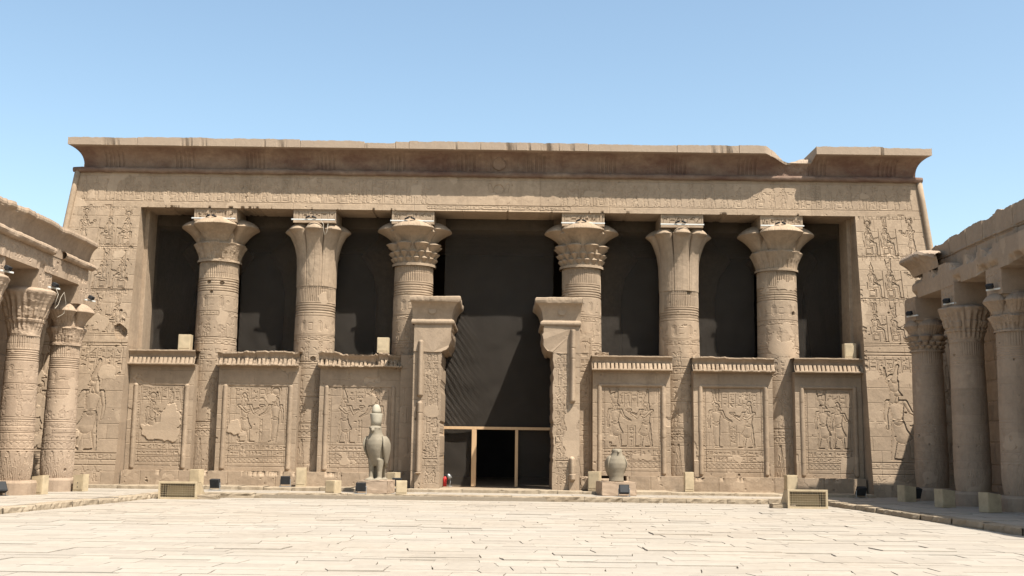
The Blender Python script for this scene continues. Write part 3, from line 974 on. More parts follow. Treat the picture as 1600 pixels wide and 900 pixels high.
# ------------------------------------------------------------------ columns
def shaft_mesh(ax, ay, z0, z1, rb, rt, seed, m, res=.024, holes=(), big=True, relief=1.0):
    circ = 2 * math.pi * rb
    hf = HF(0, circ, z0, z1, res, seed)
    g = random.Random(seed)
    hf.courses(.75, .95, 2.0, 3.0, .010, .045)
    top = z1
    k = rb / .87
    # flutes under the capital, then five rings
    fz = top - .62 * k
    for x in np.arange(0, circ, .085 * (1 if big else 1.0)):
        hf.vline(x, fz, top - .02, .028, .034)
    for i in range(6):
        hf.hline(fz - .06 - i * .10 * k, 0, circ, .026, .03)
    z = fz - .68 * k
    # cartouches, small seated pairs, then bands of writing
    x = 0
    while x < circ - .3:
        hf.sunk([C(x + .22, z - .18, .10, x + .22, z - .42, .10)], .03, .07)
        hf.carve([C(x + .22, z - .18, .045, x + .22, z - .42, .045)], .02)
        glyph(hf, x + .42, z - .52, .22, .40, g.randrange(len(GL)), .026)
        x += .72
    z -= .66
    text_row(hf, 0, circ, z - .20, z - .02, seed + 1, .022)
    z -= .26
    x = .1
    while x < circ - .3:
        fig(hf, x + .25, z - .78, .66, g.choice((1, -1)), g.choice(('seat', 'offer')), g.choice(('disc', 'none', 'white')), .03)
        x += .56
    hf.hline(z - .80, 0, circ, .02, .03)
    z -= .86
    text_row(hf, 0, circ, z - .22, z - .02, seed + 2, .022)
    z -= .3
    if big:
        text_cols(hf, 0, circ, z - .95, z - .05, .33, .28, seed + 3, False, .026)
        hf.hline(z - 1.0, 0, circ, .02, .03)
        z -= 1.08
    # tall standing gods, scallops and the leaf sheath at the foot
    zf = z0 + (2.45 if big else 1.55)
    Hf = min(1.75 if big else 1.35, (z - zf) / 1.32)
    x = .2 + g.random() * .3
    while x < circ - .4:
        fig(hf, x + .3, zf, Hf, 1, g.choice(('staff', 'offer', 'stand')), g.choice(('disc', 'white', 'plumes')), .04)
        text_cols(hf, x + .78 * Hf / 1.75, x + 1.0 * Hf / 1.75 + .06, zf + .1, zf + Hf, .24, .22, g.randrange(99), True, .025)
        x += 1.36 * Hf / 1.75 + .05
    hf.hline(zf - .04, 0, circ, .02, .03)
    text_row(hf, 0, circ, zf - .32, zf - .08, seed + 4, .024)
    scallops(hf, 0, circ, zf - .46, .10, .03)
    hf.hline(zf - .6, 0, circ, .02, .03)
    zl = zf - .66
    for x in np.arange(0, circ, .42 if big else .3):
        for e in np.linspace(-.19, .19, 6):
            hf.carve([C(x + e * 1.05, z0, .012, x + e * .15, zl, .010)], .02)
    for (hx, hz, hr) in holes:
        x = (hx / rb + 0) * rb % circ
        hf.carve([C(x, hz, hr, x + .05, hz, hr)], .10)
    hf.h *= relief
    hf.weather(.010, .07, .8, 14)
    # fade the repeat seam
    th = hf.x / circ * 2 * np.pi                             # x = 0 is the back of the shaft
    zz = (hf.z - z0) / (z1 - z0)
    r = rb + (rt - rb) * zz
    r = r - .10 * rb * np.clip(1 - (hf.z - z0) / .7, 0, 1) ** 2.0
    ang = np.pi / 2 + th
    Rf = r[:, None] + hf.h
    P = np.stack([ax + Rf * np.cos(ang)[None, :], ay + Rf * np.sin(ang)[None, :], hf.z[:, None] * np.ones((1, hf.nx))], -1)
    return sheet('column', P, m, None, None, hf.tone, hf.patch)

XC = [-11.66, -7.73, -3.83, 2.92, 6.84, 10.79]
KC = ['lily', 'palm', 'composite', 'composite', 'palm', 'lily']
TC = [8.98, 8.05, 8.92, 8.92, 8.05, 8.90]
LC = {0: 'column with worn lily capital nearest the west wing', 1: 'column with smooth palm capital between the first and third screens', 2: 'column with tiered flower capital west of the gate',
      3: 'column with tiered flower capital east of the gate', 4: 'column with smooth palm capital and a square hole below it', 5: 'column with lily capital nearest the east wing'}
columns = []
for i, (x, kd, zt_) in enumerate(zip(XC, KC, TC)):
    c = math.pi * .87
    holes = [(c - .25, 8.15, .07), (c + .35, 8.12, .07), (c - .1, 7.75, .05)] if i == 0 else [(c + .32, 8.0, .10)] if i == 4 else [(c + .55, 7.2, .08)] if i == 5 else [(c + .1, 5.15, .09)] if i == 1 else []
    o = shaft_mesh(x, 43.3, .25, zt_, .87, .775, 100 + i, M['sand'], .022, holes)
    adopt(o, hall)
    o['label'] = LC[i]
    columns.append(o)
    bpy.context.view_layer.update()
    top = 10.85
    cp = capital_mesh(kd, None, (x, 43.3, zt_ - .004), (.80 if kd != 'palm' else .79, top - zt_, {'lily': 1.54, 'composite': 1.50, 'palm': 1.33}[kd]), 320, 140 + i, .05 if i == 0 else .018)
    adopt(cp, o)
    # abacus block with its carved face
    hf = HF(x - .84, x + .84, 10.53, 11.055, .02, 160 + i)
    hf.hline(10.98, x - .8, x + .8, .015, .03); hf.hline(10.62, x - .8, x + .8, .015, .03)
    text_cols(hf, x - .76, x + .76, 10.66, 10.97, .25, .30, 170 + i, True, .055)
    hf.weather(.006, .03, .6, 0)
    Z = hf.z[:, None] * np.ones((1, hf.nx)); X = hf.x[None, :] * np.ones((hf.nz, 1))
    ab = sheet('abacus', np.stack([X, 42.28 - hf.h, Z], -1), M['sand'], None, (0, 1.9, 0), hf.tone, hf.patch)
    adopt(ab, o)
    mb = MB(); mb.box((x, 43.35, 10.42), (1.30, 1.30, .30), 0, .02); adopt(mb.build('abacus_neck', M['sand']), o)

# columns standing deeper in the hall, dim behind the net
for x in (-13.4, -9.4, -5.2, 4.3, 8.6, 12.6):
    mb = MB(); mb.loft([(x, 49.5, .25, .85, .85), (x, 49.5, .9, .95, .95), (x, 49.5, 8.6, .85, .85), (x, 49.5, 9.6, 1.05, 1.05), (x, 49.5, 10.4, 1.6, 1.6), (x, 49.5, 10.6, 1.5, 1.5), (x, 49.5, 11.2, .9, .9), (x, 49.5, 12.6, .9, .9)], 32)
    adopt(mb.build('inner_column', M['sand'], None, True), hall)

# ------------------------------------------------------------------ screen walls between the columns
def screen(i, xa, xb, fn, broken=0.0, top_bar=False, teeth=True):
    zb, zt_ = .80, 4.86
    hf = HF(xa, xb, zb, zt_, .02, 200 + i)
    hf.courses(.5, .62, .9, 1.7, .010, .05)
    a, b = xa + .32, xb - .32
    zc = 4.25 if top_bar else 4.05
    fn(hf, a, b)
    # bands of ornament along the foot
    for zz in (1.82, 1.58, 1.36, 1.12, .98):
        hf.hline(zz, a + .08, b - .08, .025, .025)
    text_row(hf, a + .1, b - .1, 1.60, 1.80, 210 + i, .03, False)
    text_row(hf, a + .1, b - .1, 1.38, 1.56, 220 + i, .03, False)
    scallops(hf, a + .1, b - .1, 1.22, .085, .020)
    hf.vline(a + .14, 1.0, zc - .1, .02, .025); hf.vline(b - .14, 1.0, zc - .1, .02, .025)
    text_cols(hf, a + .03, a + .13, 1.9, zc - .3, .12, .12, 230 + i, False, .02)
    text_cols(hf, b - .13, b - .03, 1.9, zc - .3, .12, .12, 240 + i, False, .02)
    hf.band(a, b, zb, zc, -.025)
    hf.weather(.010, .04, .7, 5)
    if fn is S1:
        hf.clear(a + .2, b - .2, 1.85, 2.65, 1); hf.clear(b - 1.0, b - .1, 2.3, 3.5, 2)
    if fn is S2:
        hf.clear(a + .05, a + .55, 2.2, 2.75, 3)
    # half-round rods framing the panel, nibbled in places
    g = random.Random(250 + i)
    for xr in (a - .05, b + .05):
        z = zb + .1
        while z < zc:
            z2 = min(zc, z + g.uniform(.4, 1.2))
            hf.ridge([C(xr + g.gauss(0, .004), z + .03, .085, xr, z2 - .03, .080)], .075 * g.uniform(.8, 1.0))
            z = z2
    if top_bar:
        hf.ridge([C(a - .05, zc, .06, b + .05, zc, .055)], .055)
    Z = hf.z[:, None] * np.ones((1, hf.nx)); X = hf.x[None, :] * np.ones((hf.nz, 1))
    o = sheet('screen_wall', np.stack([X, 42.1 - hf.h, Z], -1), M['sand'], None, (0, .75, 0), hf.tone, hf.patch)
    adopt(o, hall)
    bpy.context.view_layer.update()
    # the cornice: a row of little cobras over a lip
    nx = int((xb - xa + .1) / .02)
    xs = np.linspace(xa - .05, xb + .05, nx)
    prof = [(-.02, 4.78), (.10, 4.785), (.27, 4.80), (.31, 4.82), (.31, 4.86), (.285, 4.872)]
    prof += [(.285 - .10 * q, 4.875 + .22 * q) for q in np.linspace(0, 1, 8)]
    prof += [(.13, 5.105), (.12, 5.13), (.14, 5.2), (.19, 5.27), (.25, 5.32), (.265, 5.34), (.26, 5.385), (.1, 5.39), (-.65, 5.39)]
    rnd = fbm((len(prof), nx), 9, 260 + i, 5, .65) - .5
    big = fbm((1, nx), 30, 270 + i, 4, .6)[0]
    rows = []
    for k, (o_, z) in enumerate(prof):
        oo = np.full(nx, o_)
        if 6 <= k <= 13:
            ph = (xs - xa) / .165
            q = np.abs((ph % 1) - .5) * 2
            oo = oo - .10 * (q > .80) - .02 * q
            if not teeth: oo -= .05
        loss = broken * sstep(.40, .62, big)
        if k >= 6: oo = oo - loss * (.20 if k < len(prof) - 2 else 0)
        zz = z + rnd[k] * (.015 + broken * .12) - (loss * .10 if k >= 14 else 0)
        oo = oo + rnd[k] * (.02 + broken * .16) * (k < len(prof) - 1)
        rows.append(np.stack([xs, 42.1 - oo, zz], -1))
    P = np.stack(rows)
    c = sheet('screen_cornice', P, M['sand'], None, (0, .0, 0), rnd * .25)
    adopt(c, o)
    # close the two ends of the cornice
    return o

def S1(hf, a, b):
    text_cols(hf, a + .2, b - .2, 3.35, 3.95, .26, .22, 1)
    fig(hf, a + .62, 1.95, 1.5, 1, 'stand', 'disc', .05); fig(hf, b - .55, 1.95, 1.45, -1, 'offer', 'white', .05)
def S2(hf, a, b):
    text_cols(hf, a + .35, b - .3, 3.45, 3.95, .30, .25, 2)
    fig(hf, a + .72, 1.9, 1.74, 1, 'offer', 'none', .055); fig(hf, b - .52, 1.9, 1.74, -1, 'robe', 'disc', .055)
    text_cols(hf, a + 1.32, b - 1.0, 1.95, 2.8, .26, .22, 12)
def S3(hf, a, b):
    text_cols(hf, a + .75, b - .4, 3.45, 3.9, .30, .25, 3)
    fig(hf, a + .66, 1.9, 1.74, 1, 'offer', 'white', .055); fig(hf, b - .62, 1.9, 1.74, -1, 'robe', 'disc', .055)
    text_cols(hf, a + 1.2, b - 1.15, 1.95, 2.8, .26, .22, 13)
def S4(hf, a, b):
    text_cols(hf, a + .65, b - .7, 3.42, 3.98, .24, .22, 4)
    fig(hf, a + .55, 1.9, 1.74, 1, 'stand', 'double', .055, True); fig(hf, b - .62, 1.9, 1.74, -1, 'offer', 'white', .055)
    text_cols(hf, a + 1.02, b - 1.05, 1.95, 2.7, .24, .2, 14)
def S5(hf, a, b):
    text_cols(hf, a + .75, b - .3, 3.42, 3.98, .25, .22, 5)
    fig(hf, a + .55, 1.9, 1.74, 1, 'robe', 'plumes', .055); fig(hf, b - .62, 1.9, 1.66, -1, 'offer', 'none', .055)
    text_cols(hf, a + 1.05, b - 1.1, 1.95, 2.75, .24, .2, 15)
def S6(hf, a, b):
    text_cols(hf, a + .9, b - .3, 3.45, 3.95, .25, .22, 6)
    fig(hf, a + .75, 1.9, 1.74, 1, 'stand', 'double', .055, True); fig(hf, b - .6, 1.9, 1.66, 1, 'stand', 'none', .055)
    text_cols(hf, a + 1.2, b - .95, 1.95, 2.8, .24, .2, 16)
screens = [screen(0, -14.58, -12.08, S1, .05), screen(1, -11.14, -8.08, S2, .55), screen(2, -7.24, -4.12, S3, .95, False, False),
           screen(3, 3.29, 6.29, S4, .08, True), screen(4, 7.18, 10.24, S5, .30, True), screen(5, 11.10, 13.68, S6, .05, True)]

# plinth running under the screens
def plinth(xa, xb, seed):
    hf = HF(xa, xb, .2, .80, .022, seed)
    hf.courses(.7, .8, 1.0, 2.6, .02, .07)
    hf.weather(.016, .10, .7, 6)
    e = fbm((1, hf.nx), 16, seed + 9, 4)[0]
    Z = hf.z[:, None] * np.ones((1, hf.nx)); X = hf.x[None, :] * np.ones((hf.nz, 1))
    ch = np.clip(e[None, :] - .60, 0, .3) * sstep(.6, .8, Z)
    adopt(sheet('plinth', np.stack([X, 41.72 - hf.h + ch * .6, Z - ch * .25], -1), M['sand'], None, (0, 1.2, 0), hf.tone, hf.patch), hall)
plinth(-14.56, -4.02, 280)
plinth(4.55, 13.62, 290)

# ------------------------------------------------------------------ the gate: two jambs with broken lintel stubs
def jamb(side):
    """side -1 west, +1 east; built in x measured outwards from the opening's edge"""
    s_ = side
    xin = -2.49 if s_ < 0 else 1.70
    xo = -3.56 if s_ < 0 else 2.72
    X0, X1 = min(xin, xo), max(xin, xo)
    g = random.Random(300 + s_)
    hf = HF(X0, X1, .27, 6.25, .018, 300 + s_)
    hf.courses(.55, .75, 3, 4, .012, .05)
    xr = xo - s_ * .28
    a, b = sorted((xin + s_ * .08, xr - s_ * .14))
    zr = [.45, 1.05, 1.38, 2.25, 3.2, 4.1, 4.95]
    for z in zr: hf.hline(z, a, b, .02, .025)
    for z, H in ((1.42, .75), (2.3, .78), (3.25, .74), (4.15, .70), (5.0, .6), (.48, .48)):
        fig(hf, a + (b - a) * .28, z, H, 1, 'offer', 'white', .035); fig(hf, a + (b - a) * .74, z, H, -1, g.choice(('seat', 'stand')), 'disc', .035)
    text_row(hf, a, b, 1.1, 1.34, 31, .025)
    hf.weather(.012, .05, .6, 8)
    if s_ < 0: hf.clear(a, b, 2.9, 3.35, 4)
    else:
        hf.clear(2.1, 2.72, 1.2, 3.4, 4)
    # rounded corner rod, broken away in stretches
    for z0, z1 in (((.9, 3.0), (3.1, 3.4), (3.75, 5.7)) if s_ < 0 else ((3.6, 5.1), (5.2, 5.5), (5.6, 6.2), (.7, 1.4))):
        hf.ridge([C(xr, z0, .11, xr + g.uniform(-.01, .01), z1, .105)], .20)
    hf.band(min(xr, xo) - .12 if False else xr - .13, xr + .13, .27, .85, .16)
    Z = hf.z[:, None] * np.ones((1, hf.nx)); X = hf.x[None, :] * np.ones((hf.nz, 1))
    nib = np.clip(fbm((hf.nz, 1), 30, 320 + s_, 5, .6) - .55, 0, .3) * .22
    if s_ < 0: X = X - np.where(X > X1 - .1, nib, 0)
    else: X = X + np.where(X < X0 + .1, nib, 0)
    o = sheet('gate_jamb', np.stack([X, 41.0 - hf.h, Z], -1), M['sand'], None, (0, 3.0, 0), hf.tone, hf.patch)
    adopt(o, hall)
    bpy.context.view_layer.update()
    # lintel stub, torus and cavetto cap: nested rings along z
    st = -2.13 if s_ < 0 else 1.31
    mb = MB()
    zs = [(5.38, xin), (5.43, xin + (st - xin) * .55), (5.72, xin + (st - xin) * .92), (5.98, st), (6.25, st + s_ * .03), (6.42, st)]
    pts = [(xin + s_ * .02, 5.36)] + [(xx, z) for z, xx in zs] + [(xo, 6.42), (xo, 5.36)]
    mb.prism(pts, 40.985, 43.9)
    bmesh.ops.subdivide_edges(mb.bm, edges=mb.bm.edges[:], cuts=2, use_grid_fill=True)
    for v in mb.bm.verts:
        v.co += Vector((g.gauss(0, .022), g.gauss(0, .018), g.gauss(0, .022)))
    adopt(mb.build('lintel_stub', M['sand']), o)
    # cap
    nu, nv = 200, 26
    xl, xh = (xo - .08, st) if s_ < 0 else (st, xo + .02)
    ring = []
    u = np.linspace(0, 1, nu)
    px0, px1, py0, py1 = xl, xh, 41.0, 43.9
    per = [(px0, py1), (px0, py0), (px1, py0), (px1, py1)]
    seg = np.array([2.9, px1 - px0, 2.9]); cum = np.concatenate([[0], np.cumsum(seg)]) / seg.sum()
    bx = np.interp(u, cum, [p[0] for p in per]); by = np.interp(u, cum, [p[1] for p in per])
    nxv = np.where(u < cum[1], -1.0, np.where(u > cum[2], 1.0, 0.0)); nyv = np.where((u >= cum[1]) & (u <= cum[2]), -1.0, 0.0)
    # mitred corners
    nearL = np.exp(-((u - cum[1]) / .012) ** 2); nearR = np.exp(-((u - cum[2]) / .012) ** 2)
    nxv = np.where(nearL > .6, -1, np.where(nearR > .6, 1, nxv)); nyv = np.where((nearL > .6) | (nearR > .6), -1, nyv)
    # only the side over the opening and the front flare fully
    out_side = np.where(nxv * s_ < 0, 1.0, np.where(nxv * s_ > 0, .25, 1.0))
    rows = []
    rnd = fbm((nv, nu), 10, 330 + s_, 5, .65) - .5
    prof = [(0, 6.40), (.06, 6.41), (.09, 6.46), (.09, 6.52), (.05, 6.57), (.0, 6.60)] + [(.27 * (1 - math.sqrt(max(0, 1 - (q * .97) ** 2))) / .76, 6.60 + .64 * q) for q in np.linspace(.05, 1, 12)] + [(.29, 7.28), (.30, 7.34), (.295, 7.42), (.25, 7.45), (.0, 7.46)]
    for k, (o_, z) in enumerate(prof):
        amp = .03 + (.06 if k > 17 else 0)
        rows.append(np.stack([bx + nxv * o_ * out_side + rnd[k] * amp * (np.abs(nxv) > 0), by + nyv * o_ + rnd[k] * amp, np.full(nu, z) + rnd[k] * amp * .8], -1))
    rows.append(np.stack([np.full(nu, (px0 + px1) / 2), np.clip(by, 41.4, 43.9), np.full(nu, 7.46)], -1))
    adopt(sheet('jamb_cornice', np.stack(rows), M['sand'], None, None, np.concatenate([rnd[:len(prof)] * .3, rnd[:1] * 0], 0)), o)
    mb = MB(); mb.tube(((px0 + px1) / 2, 40.93, 6.95), ((px0 + px1) / 2, 41.1, 6.95), .16, .16, 20)
    adopt(mb.build('sun_disc', M['sand'], None), o)
    # side pier between jamb and screen
    xs_ = (-4.12, -3.58) if s_ < 0 else (2.74, 3.28)
    hf = HF(xs_[0], xs_[1], .27, 5.3 if s_ < 0 else 6.3, .022, 340 + s_)
    hf.courses(.55, .75, 3, 4, .012, .05)
    if s_ > 0: text_cols(hf, 2.8, 3.2, .6, 6.1, .36, .3, 77, True, .03)
    hf.weather(.012, .06, .6, 5)
    Z = hf.z[:, None] * np.ones((1, hf.nx)); X = hf.x[None, :] * np.ones((hf.nz, 1))
    adopt(sheet('gate_pier', np.stack([X, 41.95 - hf.h if s_ < 0 else 42.45 - hf.h, Z], -1), M['sand'], None, (0, 1.5, 0), hf.tone, hf.patch), hall)
jamb(-1); jamb(1)

# ------------------------------------------------------------------ shade net, timber frame
net = empty('shade_net', (0, 43.9, .3))
tag(net, 'dark brown shade netting stretched behind the columns across the hall front', 'netting')
gaps = [(-14.7, -12.4, 5.3), (-10.9, -8.45, 5.3), (-7.0, -4.55, 5.3), (-2.62, 1.82, 2.62), (3.6, 6.1, 5.3), (7.55, 10.0, 5.3), (11.5, 13.9, 5.3)]
def net_panel(xa, xb, za, zb, sd):
    nx, nz = max(4, int((xb - xa) / .035)), max(4, int((zb - za) / .035))
    xs, zs = np.linspace(xa, xb, nx), np.linspace(za, zb, nz)
    X, Z = np.meshgrid(xs, zs)
    n = fbm(X.shape, 32, sd, 3) - .5
    u = (X - xa) / (xb - xa)
    fold = (.016 if xa < -2 and xb > 1 else .004) * np.sin((X * .8 + Z * .55) * 34 + 9 * n) * np.exp(-u * 6)
    P = np.stack([X, 43.86 + n * .10 + fold, Z], -1)
    adopt(sheet('net_panel', P, M['net'], None), net)
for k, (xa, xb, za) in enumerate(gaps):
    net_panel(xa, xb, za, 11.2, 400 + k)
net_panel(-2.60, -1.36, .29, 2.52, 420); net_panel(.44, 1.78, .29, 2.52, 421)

fr = empty('timber_door_frame', (-.45, 43.72, .28))
tag(fr, 'new timber frame standing in the gateway around a dark doorway', 'door frame')
def fbar(name, a, b, d):
    mb = MB(); mb.box(((a[0] + b[0]) / 2, 43.70, (a[1] + b[1]) / 2), d, 0, .008); adopt(mb.build(name, M['wood']), fr)
fbar('crossbar', (-2.56, 2.57), (1.76, 2.57), (4.32, .12, .11))
fbar('post', (-1.30, .28), (-1.30, 2.51), (.19, .14, 2.23))
fbar('post', (.39, .28), (.39, 2.51), (.12, .14, 2.23))
fbar('post', (-2.53, .28), (-2.53, 2.51), (.06, .12, 2.23))

# ------------------------------------------------------------------ side colonnades
def side_cap_fixture(x, y, z, rz, label):
    r = empty('capital_spotlight', (x, y, z), rz)
    tag(r, label, 'spotlight', 'spotlights on the side capitals')
    mb = MB(); mb.box((0, 0, .03), (.5, .05, .05), 0, .006); mb.build('bracket', M['white'], r)
    mb = MB(); mb.box((-.05, -.1, .12), (.2, .16, .13), .3, .02, .5); mb.build('lamp_head', M['black'], r)
    return r

def beam_sheet(xf_, ya, yb, za, zb, sd, sgn, thick, m, parent, name, fn=None, chip=.3, topchip=0.0):
    """a long block whose carved face looks along x (sgn = +1 faces +x)"""
    hf = HF(ya, yb, za, zb, .028, sd)
    hf.courses(zb - za + .1, zb - za + .2, 2.2, 3.6, .02, .06)
    if fn: fn(hf)
    hf.weather(.016, .08, .9, 6)
    Y = hf.x[None, :] * np.ones((hf.nz, 1)); Z = hf.z[:, None] * np.ones((1, hf.nx))
    e = fbm((1, hf.nx), 22, sd + 3, 4)[0][None, :]
    lo = np.clip(e - .55, 0, .4) * chip * 3 * sstep(za + .35, za, Z)
    e2 = fbm((1, hf.nx), 26, sd + 4, 4)[0][None, :]
    hi = np.clip(e2 - .45, 0, .4) * topchip * 3 * sstep(zb - .35, zb, Z)
    P = np.stack([xf_ + sgn * (hf.h - lo * .8 - hi * .6), Y, Z + lo * .6 - hi], -1)
    if sgn < 0: P = P[:, ::-1]
    return adopt(sheet(name, P, m, None, (-sgn * thick, 0, 0), hf.tone, hf.patch), parent)

def side_column(par, x, y, kd, sd, rb=.565, rt=.48, ztop=5.12, captop=6.66, relief=.7, rim=.90):
    o = shaft_mesh(x, y, .60, ztop, rb, rt, sd, M['sand_side'], .024, (), False, relief)
    adopt(o, par)
    bpy.context.view_layer.update()
    adopt(capital_mesh(kd, None, (x, y, ztop - .004), (rt * 1.03, captop - ztop, rim), 220, sd + 1, .045, M['sand_side']), o)
    mb = MB()
    mb.loft([(x, y, .12, .70, .70), (x, y, .52, .70, .70), (x, y, .60, .66, .66)], 28, 2.6)
    adopt(mb.build('column_base', M['sand_side']), o)
    hf = HF(y - .52, y + .52, captop - .1, 7.30, .03, sd + 2)
    text_cols(hf, y - .45, y + .45, captop + .05, 7.2, .25, .25, sd, True, .03)
    hf.weather(.01, .05, .6, 0)
    Y = hf.x[None, :] * np.ones((hf.nz, 1)); Z = hf.z[:, None] * np.ones((1, hf.nx))
    sg = 1 if x < 0 else -1
    P = np.stack([x + sg * (.54 + hf.h), Y, Z], -1)
    if sg < 0: P = P[:, ::-1]
    adopt(sheet('abacus', P, M['sand_side'], None, (-sg * 1.08, 0, 0), hf.tone), o)
    return o

west = empty('side_colonnade', (-15.5, 33, .15))
tag(west, 'sunlit side colonnade under a curved overhanging cornice, left of the hall', 'colonnade', 'colonnades beside the court')
east = empty('side_colonnade', (15.0, 33, .15))
tag(east, 'shaded side colonnade with a broken architrave and no cornice, right of the hall', 'colonnade', 'colonnades beside the court')
bpy.context.view_layer.update()
for k, (x, y, kd) in enumerate(((-15.45, 37.95, 'lily'), (-15.5, 34.75, 'bell'), (-15.55, 31.5, 'bell'), (-15.6, 28.2, 'palm'))):
    side_column(west, x, y, kd, 500 + 10 * k)
for k, (x, y, kd) in enumerate(((14.98, 38.75, 'composite'), (14.95, 35.3, 'bell'), (15.0, 32.0, 'lily'), (15.05, 28.7, 'bell'))):
    side_column(east, x, y, kd, 560 + 10 * k, .575, .52, 5.35, 6.55, .38, .76 if k == 0 else .84)
def glyph_frieze(hf):
    text_cols(hf, hf.x0 + .1, hf.x1 - .1, hf.z0 + .08, hf.z1 - .06, .30, .28, 9, False, .03)
beam_sheet(-14.92, 26.0, 38.2, 7.22, 7.84, 520, 1, 1.1, M['sand_side'], west, 'architrave', glyph_frieze, .35)
beam_sheet(14.40, 24.0, 38.35, 7.20, 8.02, 580, -1, 1.2, M['sand_side'], east, 'architrave', None, .45, .5)
# west torus in two broken lengths, then the cavetto
for ya, yb in ((26, 35.0), (35.75, 38.35)):
    n = int((yb - ya) / .05)
    ys = np.linspace(ya, yb, n); th = np.linspace(0, 2 * np.pi, 13)
    rn = fbm((13, n), 8, int(ya) + 90, 4) - .5
    rn[-1] = rn[0]
    rr = .13 + rn * .05
    P = np.stack([-14.86 + rr * np.cos(th)[:, None], np.broadcast_to(ys, (13, n)), 7.95 + rr * np.sin(th)[:, None]], -1)
    adopt(sheet('torus_moulding', P, M['sand_side'], None, None, rn * .2), west)
ny = 420
ys = np.linspace(26, 38.1, ny)
prof = [(0, 7.82)] + [(.27 * (1 - math.sqrt(max(0, 1 - (q * .97) ** 2))) / .76, 7.90 + .74 * q) for q in np.linspace(0, 1, 14)] + [(.29, 8.67), (.295, 8.74), (.27, 8.82), (.1, 8.84), (-.9, 8.85)]
rn = fbm((len(prof), ny), 14, 530, 5, .62) - .5
tp = fbm((1, ny), 24, 531, 4)[0]
rows = []
for k, (o_, z) in enumerate(prof):
    am = .03 + (.03 if k > 13 else 0)
    cut = np.clip(tp - .55, 0, .3) * (.35 if k > 13 else 0)
    rows.append(np.stack([-14.90 + o_ - cut + rn[k] * am, ys + (.0 if k < 3 else .02 * k * (ys > 37.6)) * 0, z + rn[k] * am * .8 - cut * .4], -1))
    stn = 0
P = np.stack(rows)
adopt(sheet('cornice', P, M['sand_side'], None, None, np.concatenate([(rn[:15] * .35 - .05), rn[15:] * .2], 0)), west)
mb = MB()
mb.box((-17.2, 32, 8.10), (4.6, 12.2, .55)); mb.box((-17.95, 39.6, 8.05), (3.0, 3.1, .45)); adopt(mb.build('roof_slab', M['sand_side']), west)
# closing end of west cornice
e = [(-14.92, 7.84)] + [(-14.90 + o_, z) for o_, z in prof[1:-2]] + [(-15.9, 8.83), (-15.9, 7.84)]
mb = MB(); mb.prism(e, 38.07, 38.12); adopt(mb.build('cornice_end', M['sand_side']), west)
hfw = HF(8, 44, .1, 8.0, .06, 540)
hfw.courses(.5, .7, .9, 1.9, .03, .08); hfw.weather(.03, .05, 1.2, 10)
Y = hfw.x[None, :] * np.ones((hfw.nz, 1)); Z = hfw.z[:, None] * np.ones((1, hfw.nx))
bw = sheet('back_wall', np.stack([-19.0 + hfw.h, Y, Z], -1), M['sand_side'], None, (-1.2, 0, 0), hfw.tone)
adopt(bw, west)
# east: end block, outer wall with parapet courses
hfe = HF(8, 41.2, .1, 7.75, .05, 590)
hfe.courses(.62, .78, .9, 2.1, .03, .08); hfe.weather(.03, .05, 1.2, 10)
Y = hfe.x[None, :] * np.ones((hfe.nz, 1)); Z = hfe.z[:, None] * np.ones((1, hfe.nx))
P = np.stack([17.3 - hfe.h, Y, Z], -1)[:, ::-1]
adopt(sheet('back_wall', P, M['sand_side'], None, (1.6, 0, 0), hfe.tone[:, ::-1]), east)
mb = MB(); mb.box((16.2, 30.6, 7.86), (2.4, 15.0, .22)); adopt(mb.build('roof_slab', M['sand_side']), east)
# two courses of parapet blocks set back above the architrave
hfp = HF(20, 38.2, 7.8, 8.92, .03, 595)
g = random.Random(596)
for za, zb_ in ((7.8, 8.38), (8.38, 8.92)):
    hfp.hline(za, 20, 38.2, .05, .05)
    y = 20.0
    while y < 38.2:
        L = g.uniform(.7, 1.7)
        hfp.vline(y, za, zb_, .06, .05)
        wdw = hfp.win(y, y + L, za, zb_)
        if wdw: hfp.h[wdw] += g.uniform(-.05, .04); hfp.tone[wdw] = g.uniform(-.1, .06)
        y += L
hfp.weather(.035, .0, 1, 3)
Y = hfp.x[None, :] * np.ones((hfp.nz, 1)); Z = hfp.z[:, None] * np.ones((1, hfp.nx))
tj = fbm((1, hfp.nx), 24, 591, 4)[0][None, :] - .5
rise = (38.2 - Y) * .022
P = np.stack([14.80 - hfp.h, Y, Z + (tj * .22 + rise) * sstep(8.5, 8.92, Z)], -1)[:, ::-1]
adopt(sheet('parapet', P, M['sand_side'], None, (.8, 0, 0), hfp.tone[:, ::-1]), east)
# the last broken length of cornice, rough on top
ny = 60
rows = []
sp = [(.0, 7.98), (.04, 8.08), (.13, 8.22), (.28, 8.34), (.42, 8.42), (.47, 8.47), (.46, 8.56), (.38, 8.66), (.2, 8.70), (-.1, 8.72), (-.3, 8.70), (-.45, 8.72)]
rn = fbm((len(sp), ny), 5, 600, 5, .7) - .5
ys = np.linspace(35.9, 38.25, ny)
for k, (o_, z) in enumerate(sp):
    fade = sstep(35.9, 36.9, ys)
    rows.append(np.stack([14.40 - o_ * (.25 + .75 * fade) + rn[k] * (.14 if k > 2 else .03), ys, z + rn[k] * .16 * (k > 2) - .25 * (1 - fade) * (k > 5)], -1))
adopt(sheet('cornice_stub', np.stack(rows)[:, ::-1], M['sand_side'], None, None, rn[:, ::-1] * .3), east)
for yy in (38.22,):
    mb = MB(); mb.prism([(14.40 - o_ - .0, z) for o_, z in sp] + [(14.85, 7.98)], yy - .03, yy + .03); adopt(mb.build('stub_end', M['sand_side']), east)

